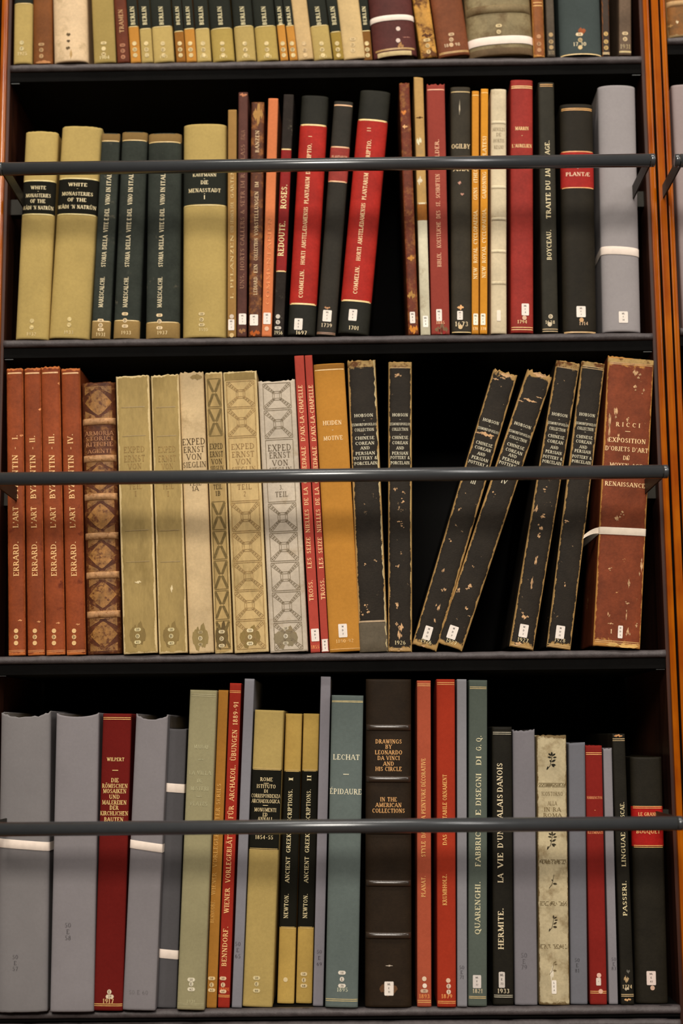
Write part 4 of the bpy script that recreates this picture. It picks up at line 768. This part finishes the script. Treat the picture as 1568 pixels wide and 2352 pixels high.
b = Book(3, 1254, 1309, 1334, 1390, 833, BW, 'blackworn', 'black pottery volume dated 1928, least worn, beside the thick russet book', rd=.3, yb=-.001, fray=.0008, items=[('zone', None, 844, (150, 124, 78), 'tanmarble', 'frayed_head'), ('edgestrip', (166, 136, 88), 1, 1.0), ('edgestrip', (150, 136, 106), -1, 1.0), ('rule', [843, 847, 1482, 1486], (206, 170, 114), 1.2)], group='worn black pottery catalogue volumes')
hob(b, (953, 963, 974, 985, 992, 1004, 1015, 1027, 1037, 1050, 1061)); b.year(1470, '1928', 9, (200, 180, 140), None, .54)
b.sq(1437, 1467, 20, 1286, ('M', 'D', '15')); scuffs(b, [(1196, 1300, 6, 3), (1345, 1297, 2.5, 4), (1495, 1288, 14, 3)])
b = Book(3, 1362, 1468, 1394, 1503, 824, (118, 56, 31), 'redworn', 'thick scuffed russet book lettered EXPOSITION, tied with white tape, at the right end', rd=.14, yb=-.005, fray=.0015, topdip=.0015, items=[('zone', None, 834, (170, 138, 84), 'tanmarble', 'frayed_head'), ('rule', [835, 838, 1473, 1477], (206, 160, 100), 1.5),
    ('hline', [(976, 'R I C C I', 10, .52), (990, '-', 14, .16), (1012, 'EXPOSITION', 10.5, .8), (1032, "D'OBJETS D'ART", 10.5, .92), (1052, 'DU', 10, .14), (1069, 'MOYEN-AGE', 9, .7), (1092, 'ET DE LA', 9, .5), (1113, 'RENAISSANCE', 10, .86)], 10, (234, 196, 140)), ('tape', 1222, 1219, 17, (232, 216, 196), True), ('sq', 1437, 1466, 11, 1424, ('D', 'D', '5')), ('hline', [(1450, '1', 10)], 10, (230, 196, 146), .1, 1403, 'year_lettering')])
scuffs(b, [(856, 1459, 9, 9), (888, 1458, 6, 5), (896, 1478, 3, 5), (945, 1414, 6, 12), (965, 1400, 4, 20), (990, 1399, 3, 18), (964, 1440, 4, 5), (1053, 1440, 3, 5), (1190, 1415, 7, 7), (1176, 1429, 4, 4), (1340, 1444, 4, 12), (1386, 1440, 5, 3), (1300, 1473, 4, 15), (1410, 1396, 2, 6), (1414, 1438, 2, 11), (1437, 1461, 4, 4), (1450, 1441, 4, 11), (1306, 1399, 4, 3), (1432, 1402, 4, 3), (1000, 1420, 3, 6)])
b.blot(1483, 1428, 38, 6, (206, 164, 96), 'leather', 31)

# ------------------------------------------------------------------ bottom row
INK = (70, 66, 68)
Book(4, -9, 110, 3, 116, 1634, (124, 120, 120), 'paper', 'broad grey wrapped book with crumpled head at the left end of the bottom shelf', rd=.35, yb=-.020, sag=.009, fray=.0015, items=[('tape', 1935, 1946, 20), ('script', [(2198, '50'), (2212, 'E'), (2225, '57')], 35, 9, INK)])
Book(4, 118, 212, 126, 231, 1637, (132, 127, 129), 'paper', 'broad plain grey wrapped book left of the dark red one', rd=.25, yb=-.018, sag=.006, items=[('script', [(2125, '50'), (2140, 'E'), (2154, '58')], 156, 10, INK)])
Book(4, 218, 279, 233, 306, 1639, (104, 26, 22), 'cloth', 'dark red cloth book lettered MOSAIKEN with the year 1917', rd=.2, yb=-.012, items=[('rule', [1648, 1652, 2306, 2310], (230, 184, 110), 1.3, .96), ('hline', [(1744, 'WILPERT', 8, .6), (1768, '-', 16, .3), (1792, 'DIE', 9.5, .26), (1805, 'RÖMISCHEN', 9.5, .88), (1817, 'MOSAIKEN', 9.5, .8), (1830, 'UND', 9.5, .36), (1843, 'MALEREIEN', 9.5, .84), (1855, 'DER', 9.5, .3), (1868, 'KIRCHLICHEN', 9.5, .96), (1882, 'BAUTEN', 9.5, .66)], 9.5, (232, 200, 128)), ('pills', [(2278, 'E')], 251, (222, 200, 170)), ('pills', [(2289, '59')], 252, (222, 200, 170), 19, 9), ('year', 2299, '1917', 10, (232, 190, 130), None, .45)])
Book(4, 283, 356, 311, 388, 1640, (130, 125, 127), 'paper', 'grey wrapped book with white tape right of the dark red one', rd=.22, yb=-.014, sag=.008, fray=.001, items=[('tape', 1939, 1948, 19), ('script', [(2279, '50 E 60')], 318, 9, (112, 108, 108))])
Book(4, 360, 405, 386, 429, 1673, (84, 82, 84), 'paper', 'narrow dark grey wrapped book with two white tapes', rd=.12, yb=.006, sag=.001, items=[('tape', 1809, 1811, 20), ('tape', 2190, 2193, 20)])
Book(4, 407, 469, 435, 500, 1585, (150, 142, 108), 'cloth', 'tall pale olive-grey cloth book with faint lettering VILLA', rd=.06, yb=-.012, items=[('rule', [1595, 1599, 2305, 2308], (172, 164, 126), 1.3), ('hline', [(1715, 'MAIURI', 9, .52), (1743, '-', 16, .3), (1775, 'LA VILLA', 9, .8), (1793, 'DE', 9, .2), (1811, 'MISTERI', 9, .66), (1828, '-', 16, .3), (1846, 'PLATES', 9, .62), (2300, '1931', 7, .3)], 9, (182, 176, 138), .8, None, 'title_lettering', 'fadedgilt', .9), ('pills', [(2250, '50'), (2260, 'E'), (2272, '62')], 439, (222, 212, 184), 18, 8.5)])
Book(4, 474, 497, 501, 525, 1585, (160, 110, 46), 'cloth', 'thin ochre book with dull upright lettering, left of the bright red one', rd=.12, yb=.004, items=[('vline', [('BENNDORF.', 2120, 2068), ('WIENER', 2055, 2005), ('VORLEGEBLATTER SERIES', 1992, 1800)], 9.5, (206, 156, 80), (486, 503), 'title_lettering', 'fadedgilt'), ('pills', [(2247, '50'), (2262, 'E'), (2274, '63')], 486, (222, 192, 140), 17, 8)])
Book(4, 500, 527, 527, 555, 1569, (152, 44, 32), 'cloth', 'bright red book with long upright lettering ÜBUNGEN 1889-91', rd=.12, yb=.005, items=[('vline', [('BENNDORF.', 2219, 2128), ('WIENER', 2097, 2040), ('VORLEGEBLÄTTER', 2027, 1892), ('FÜR', 1880, 1851), ('ARCHAEOL.', 1839, 1757), ('ÜBUNGEN', 1747, 1676), ('1889-91', 1665, 1612)], 11, (240, 190, 126), (514, 542)), ('rule', [1587, 1590.5, 2286, 2289.5], (240, 176, 96), 1.2, .96), ('year', 2272, '1889/91', 8, (230, 120, 60), None, .8), ('pills', [(2247, '50'), (2262, 'E'), (2277, '64')], 512, (226, 190, 150), 16, 8)])
Book(4, 532, 555, 561, 585, 1559, (130, 128, 134), 'paper', 'tall thin grey wrapped book between the bright red and the thick khaki one', rd=.12, yb=.004, items=[('script', [(2168, '50'), (2182, 'E'), (2196, '65')], 546, 9, (66, 58, 62))])
Book(4, 557, 625, 584, 653, 1631, KH, 'cloth', 'thick khaki book with black panel lettered ARCHAEOLOGICA and 1854-55', rd=.2, yb=.006, items=[('zone', 1767, 1951, BLK, 'cloth', 'title_panel'), ('rule', [1765, 1768, 1949, 1952], (206, 176, 110), 1.1), ('hline', [(1790, 'ROME', 8.5, .42), (1798, '-', 12, .26), (1806, 'ISTITUTO', 8.5, .64), (1817, 'DI', 7.5, .13), (1828, 'CORRISPONDENZA', 8.5, .98), (1840, 'ARCHAEOLOGICA', 8.5, .94), (1849, '-', 12, .26), (1860, 'MONUMENTI', 8.5, .74), (1871, 'ED', 8, .16), (1881, 'ANNALI', 8.5, .48), (1923, '1854-55', 8.5, .6)], 8.5, (222, 200, 150)), ('pills', [(2246, '50'), (2260, 'E'), (2275, '66')], 589, (214, 196, 146), 17, 8.5)])
for (a, b_, c, d, Y, z0, X, nm, pl, lab) in ((635, 676, 656, 694, 1639, 1771, (656, 668), 'I', ((2250, ' '),), 'khaki and black volume I lettered ANCIENT GREEK INSCRIPTIONS'), (678, 717, 697, 733, 1639, 1770, (700, 710), 'II', ((2237, '50'), (2251, 'E'), (2264, '68')), 'khaki and black volume II lettered ANCIENT GREEK INSCRIPTIONS')):
    Book(4, a, b_, c, d, Y, (186, 154, 82), 'cloth', lab, rd=.42, yb=.034, group='pair of Greek inscription volumes', items=[('zone', z0, 2130, BLK, 'cloth', 'title_panel'), ('rule', [z0-2, z0+1, 2129, 2132], (206, 176, 110), 1.1), ('vline', [('NEWTON.', 2109, 2053), ('ANCIENT', 2027, 1968), ('GREEK', 1958, 1915), ('INSCRIPTIONS.', 1900, 1813), (nm, 1793, 1786 if nm == 'I' else 1781)], 9.5, (222, 206, 160), X), ('pills', list(pl), (a+b_)/2, (222, 200, 152), 16, 8.5)])
Book(4, 718, 742, 736, 760, 1554, (130, 126, 132), 'paper', 'tall thin grey wrapped book left of the blue-green cloth one', rd=.15, yb=.012, items=[('script', [(2186, '50'), (2200, 'E'), (2214, '69')], 733, 8, (58, 44, 54))])
Book(4, 746, 822, 761, 835, 1597, (98, 108, 104), 'cloth', 'blue-green cloth book lettered ÉPIDAURE with the year 1895', rd=.3, yb=-.004, items=[('rule', [1610, 1612.5, 2295, 2299], (222, 200, 140), 1.2, .97), ('hline', [(1739, 'LECHAT', 12, .82), (1777, '-', 18, .26), (1818, 'ÉPIDAURE', 12.5, .98)], 12, (222, 214, 184)), ('pills', [(2234, '50'), (2249, 'E'), (2264, '70')], 785, (226, 216, 200), 18, 8.5), ('year', 2273, '1895', 9, (196, 196, 170), 786, .44)])
Book(4, 838, 945, 839, 945, 1560, (40, 29, 18), 'leather', 'thick dark brown leather book with raised bands, lettered DRAWINGS and COLLECTIONS', rd=.35, yb=-.004, items=[('band', [1671, 1790, 1909, 2029, 2149], (52, 40, 30), 'glossy', .004, .0048), ('hline', [(1703, 'DRAWINGS', 9.5, .57), (1715, 'BY', 9.5, .14), (1728, 'LEONARDO', 9.5, .59), (1741, 'DA VINCI', 9.5, .48), (1754, 'AND', 9.5, .23), (1766, 'HIS CIRCLE', 9.5, .57), (1836, 'IN THE', 9.5, .36), (1849, 'AMERICAN', 9.5, .56), (1862, 'COLLECTIONS', 9.5, .7)], 9.5, (228, 170, 104)), ('blot', 2272, 892, 21, 17, (96, 66, 42), 'leather', 3, 'torn_mark'), ('sq', 2255, 2286, 21, 893, ('ML', 'E', '71')), ('blot', 2218, 893, 9, 1.5, (196, 180, 160), 'leather', 4)])
Book(4, 958, 990, 956, 990, 1563, (168, 80, 56), 'cloth', 'slim salmon red book lettered PEINTURE, dated 1893', rd=.2, yb=.0, items=[('vline', [('PLANAT.', 2060, 2012), ('STYLE', 1968, 1932), ('DANS', 1924, 1896), ('LA', 1888, 1874), ('PEINTURE', 1869, 1812), ('DÉCORATIVE', 1807, 1742)], 9.5, (240, 184, 110), 972), ('rule', [1571, 1575, 2298, 2302], (240, 184, 110), 1.2), ('pills', [(2248, ' ')], 974, (226, 200, 170), 18, 8), ('pills', [(2264, ' ')], 975, (240, 220, 200), 11, 11), ('pills', [(2276, '71')], 974, (206, 170, 140), 18, 8), ('year', 2288, '1893', 9, (230, 150, 80), None, .72)])
Book(4, 1004, 1047, 1001, 1045, 1560, (160, 52, 32), 'cloth', 'red cloth book lettered ORNAMENT, dated 1879', rd=.2, yb=-.004, items=[('vline', [('KRUMBHOLZ.', 2079, 2008), ('DAS', 1941, 1917), ('VEGETABILE', 1909, 1843), ('ORNAMENT', 1838, 1779)], 9.5, (244, 180, 100), 1021), ('rule', [1568, 1572, 2300, 2304], (240, 176, 100), 1.2), ('pills', [(2252, ' ')], 1029, (226, 190, 160), 17, 7), ('pills', [(2265, 'E'), (2278, '1')], 1030, (226, 196, 170)), ('year', 2288, '1879', 9, (236, 160, 90), None, .6)])
Book(4, 1050, 1072, 1048, 1072, 1560, (134, 132, 136), 'paper', 'thin grey wrapped book between the red and the grey-green ones', rd=.06, yb=-.002, items=[('script', [(2222, '50'), (2233, 'E'), (2244, '71')], 1060, 8, (58, 52, 58))])
Book(4, 1075, 1117, 1075, 1120, 1562, (84, 92, 84), 'cloth', 'grey-green cloth book with upright lettering FABBRICHE E DISEGNI', rd=.2, yb=.0, items=[('vline', [('QUARENGHI.', 2146, 2025), ('FABBRICHE', 1990, 1885), ('E', 1872, 1860), ('DISEGNI', 1850, 1777), ('DI', 1757, 1737), ('G. Q.', 1724, 1690)], 12, (216, 206, 166), (1096, 1099)), ('rule', [1578, 1581.5, 2289, 2292.5], (226, 196, 136), 1.2, .9), ('sq', 2240, 2269, 19, 1095, ('ML', 'E', '72'), (214, 204, 196)), ('year', 2276, '1821', 9, (214, 196, 160), None, .6)])
Book(4, 1132, 1179, 1128, 1176, 1669, (28, 25, 18), 'leather', 'black book with upright lettering PALAIS DANOIS, dated 1933', rd=.25, yb=.008, items=[('vline', [('HERMITE.', 2180, 2086), ('LA', 2027, 2007), ('VIE', 1993, 1959), ("D'UN", 1947, 1905), ('PALAIS', 1890, 1825), ('DANOIS', 1819, 1753)], 12.5, (226, 208, 170), (1150, 1147)), ('rule', [1682, 1686, 2286, 2290], (216, 206, 180), 1.2, .9), ('sq', 2233, 2268, 14, 1152, ('ML', 'E', '73'), (206, 196, 186)), ('pills', [(2237, ' ')], 1152, (206, 196, 186), 17, 7), ('year', 2276, '1933', 10, (216, 200, 166), None, .6)])
Book(4, 1182, 1234, 1176, 1228, 1676, (122, 118, 122), 'paper', 'plain grey wrapped book between the black and the floral vellum ones', rd=.12, yb=.006, sag=.0015, fray=.001, topdip=-.001, items=[('script', [(2194, '50'), (2208, 'E'), (2221, '79')], 1203, 10, (88, 84, 88))])
fb = Book(4, 1237, 1309, 1231, 1300, 1689, (188, 173, 138), 'oldvellum', 'stained cream vellum book with black flower sprigs', rd=.3, yb=.004, wob=.0003, fray=.0012, items=[('hline', [(1823, 'ICONTORNO', 9, .7), (1845, 'ALLA', 9, .3), (1859, 'IN RA', 9, .55), (1872, 'ROMA', 8, .6)], 9, (112, 94, 62), .8, None, 'title_lettering', 'ink', .85), ('sq', 2252, 2282, 11, 1272, ('L', 'E', '4'), (240, 230, 216)), ('blot', 2236, 1267, 4, 16, (232, 220, 196), 'label', 5)])
def sprig(bk, Y, X, sc=1.0, col=(40, 38, 30), dens=1.0, seed=1):
    rr = random.Random(seed); x0, v0 = bk.L(X, Y); k = bk.px(Y)*sc; q = []
    def leaf(cx, cv, a, l, w):
        n = 5; pr = None
        for i in range(n+1):
            f = i/n; ww = w*math.sin(math.pi*f)**.8 if 0 < f < 1 else 0
            px_, pv = cx+l*f*math.cos(a), cv+l*f*math.sin(a); nx, nv = -math.sin(a)*ww, math.cos(a)*ww
            cur = ((px_+nx, pv+nv), (px_-nx, pv-nv))
            if pr: q.append([pr[0], cur[0], cur[1], pr[1]])
            pr = cur
    q.append(line_q(x0-11*k, v0-20*k, x0-3*k, v0-10*k, 1.3*k)); q.append(line_q(x0-3*k, v0-10*k, x0+2*k, v0+14*k, 1.2*k))
    for (dx, dv, a, l, w) in ((1, 12, 1.6, 9, 2.2), (0, 12, 2.5, 9, 2), (2, 12, .6, 9, 2), (0, 8, 3.0, 9, 1.8), (3, 8, .1, 9, 1.8), (0, -2, .5, 11, 2.2), (0, -2, 2.4, 6, 1.8), (-1, -8, -.1, 11, 2.6), (0, -6, -.9, 10, 2.2), (-11, -20, 1.2, 9, 1.6)):
        if rr.random() < dens: leaf(x0+dx*k, v0+dv*k, a, l*k, w*k)
    bk.poly(q, 'flower_sprig', col)
sprig(fb, 1748, 1266, 1.0); sprig(fb, 1931, 1267, 1.0, (60, 54, 40), .9, 3); sprig(fb, 2022, 1270, .9, (70, 62, 46), .6, 5); sprig(fb, 2121, 1270, .9, (64, 56, 42), .6, 8); sprig(fb, 2222, 1270, .8, (120, 104, 74), .35, 9)
q = []
for (Y, dens, sd) in ((1803, .95, 1), (1979, .8, 2), (2075, .7, 3), (2174, .5, 4)):
    rr = random.Random(sd); v = fb.L(None, Y)[1]; k = fb.px(Y); hw = fb.w/2*.88
    n = 22
    for i in range(n):
        a0, a1 = -hw+2*hw*i/n, -hw+2*hw*(i+.8)/n
        for dv in (-4, 4):
            if rr.random() < dens: q.append([(a0, v+(dv-.7)*k), (a1, v+(dv-.7)*k), (a1, v+(dv+.7)*k), (a0, v+(dv+.7)*k)])
        if rr.random() < dens*.8: q.append(line_q(a0, v-2.4*k, a1, v+2.4*k, 1.4*k))
        if rr.random() < dens*.5: q.append(line_q(a0, v+2.4*k, a1, v-2.4*k, 1.1*k))
fb.poly(q, 'printed_border', (108, 92, 62))
Book(4, 1310, 1349, 1304, 1344, 1706, (110, 110, 116), 'paper', 'grey wrapped book between the floral vellum and the small red ones', rd=.15, yb=.010, topdip=-.001, items=[('script', [(2205, '50'), (2217, 'E'), (2229, '81')], 1325, 8, (62, 60, 62))])
Book(4, 1354, 1394, 1343, 1382, 1712, (130, 36, 30), 'cloth', 'short red cloth book with double gilt lines between two grey wrapped ones', rd=.25, yb=.006, fray=.0006, items=[('rule', [1729, 1733, 2277, 2281], (240, 180, 110), 1.3), ('hline', [(1832, 'HARRINGTON', 6, .9), (1860, '-', 10), (1912, 'ILLUMINATI', 6, .9)], 6, (226, 150, 96)), ('pills', [(2240, ' ')], 1375, (226, 180, 160), 17, 8), ('sq', 2246, 2263, 11, 1374, (' ', 'E', ' '), (222, 206, 190)), ('pills', [(2277, ' ')], 1379, (226, 176, 150), 11, 7)])
Book(4, 1398, 1419, 1384, 1405, 1719, (134, 130, 134), 'paper', 'thin grey wrapped book between the short red and the black ones', rd=.15, yb=.008, fray=.001, items=[('script', [(2203, '50'), (2214, 'E'), (2224, '83')], 1409, 7.5, (70, 66, 72))])
Book(4, 1426, 1456, 1404, 1435, 1685, (30, 27, 20), 'leather', 'slim black book with upright lettering LINGUAE, dated 1774', rd=.25, yb=.004, topdip=.0003, items=[('vline', [('PASSERI.', 2103, 2023), ('LINGUAE', 1990, 1912), ('OSCAE.', 1886, 1842)], 9.5, (222, 206, 160), (1435, 1428)), ('rule', [1697, 1701, 2284, 2288], (222, 190, 140), 1.2), ('year', 2266, '1774', 8, (214, 190, 146), None, .74), ('blot', 2249, 1438, 6, 7, (190, 160, 116), 'leather', 3), ('blot', 2271, 1439, 5, 4, (206, 190, 160), 'leather', 5), ('blot', 1690, 1419, 10, 3, (196, 140, 90), 'leather', 6), ('blot', 2296, 1441, 8, 3, (206, 160, 110), 'leather', 9), ('blot', 2231, 1442, 4, 4, (110, 106, 96), 'leather', 8)])
Book(4, 1460, 1534, 1445, 1520, 1738, (32, 28, 20), 'leather', 'black book with bright red panel lettered BOUQUET at the right end of the bottom shelf', rd=.5, yb=.010, sag=.0005, items=[('zone', 1852, 1944, (158, 24, 20), 'leather', 'title_panel'), ('rule', [1852, 1856, 1942, 1946], (232, 186, 110), 1.3, .9), ('hline', [(1870, 'LE GRAND', 8, .6), (1910, 'BOUQUET', 8.5, .74)], 8.5, (240, 190, 120)), ('sq', 2231, 2262, 21, 1495, ('ML', 'E', '83'), (226, 206, 196)), ('pills', [(2269, ' ')], 1498, (206, 170, 146), 18, 9)])

# ------------------------------------------------------------------ next bay at the right border
Book(0, 1533, 1640, 1527, 1634, -200, (128, 84, 40), 'oldbrown', 'brown leather book with a raised band in the next bay, upper right corner', rd=.4, yb=.0, base=zn1, items=[('band', [6], (196, 158, 110), 'leather', .003, .0045), ('blot', 50, 1555, 3, 4, (226, 206, 166), 'leather', 3), ('blot', 57, 1540, 6, 3, (170, 128, 74), 'leather', 4)])
Book(9, 1568, 1700, 1540, 1672, 196, (150, 136, 134), 'paper', 'pale grey wrapped book in the next bay at the right border', rd=.25, yb=.001, base=zn2)
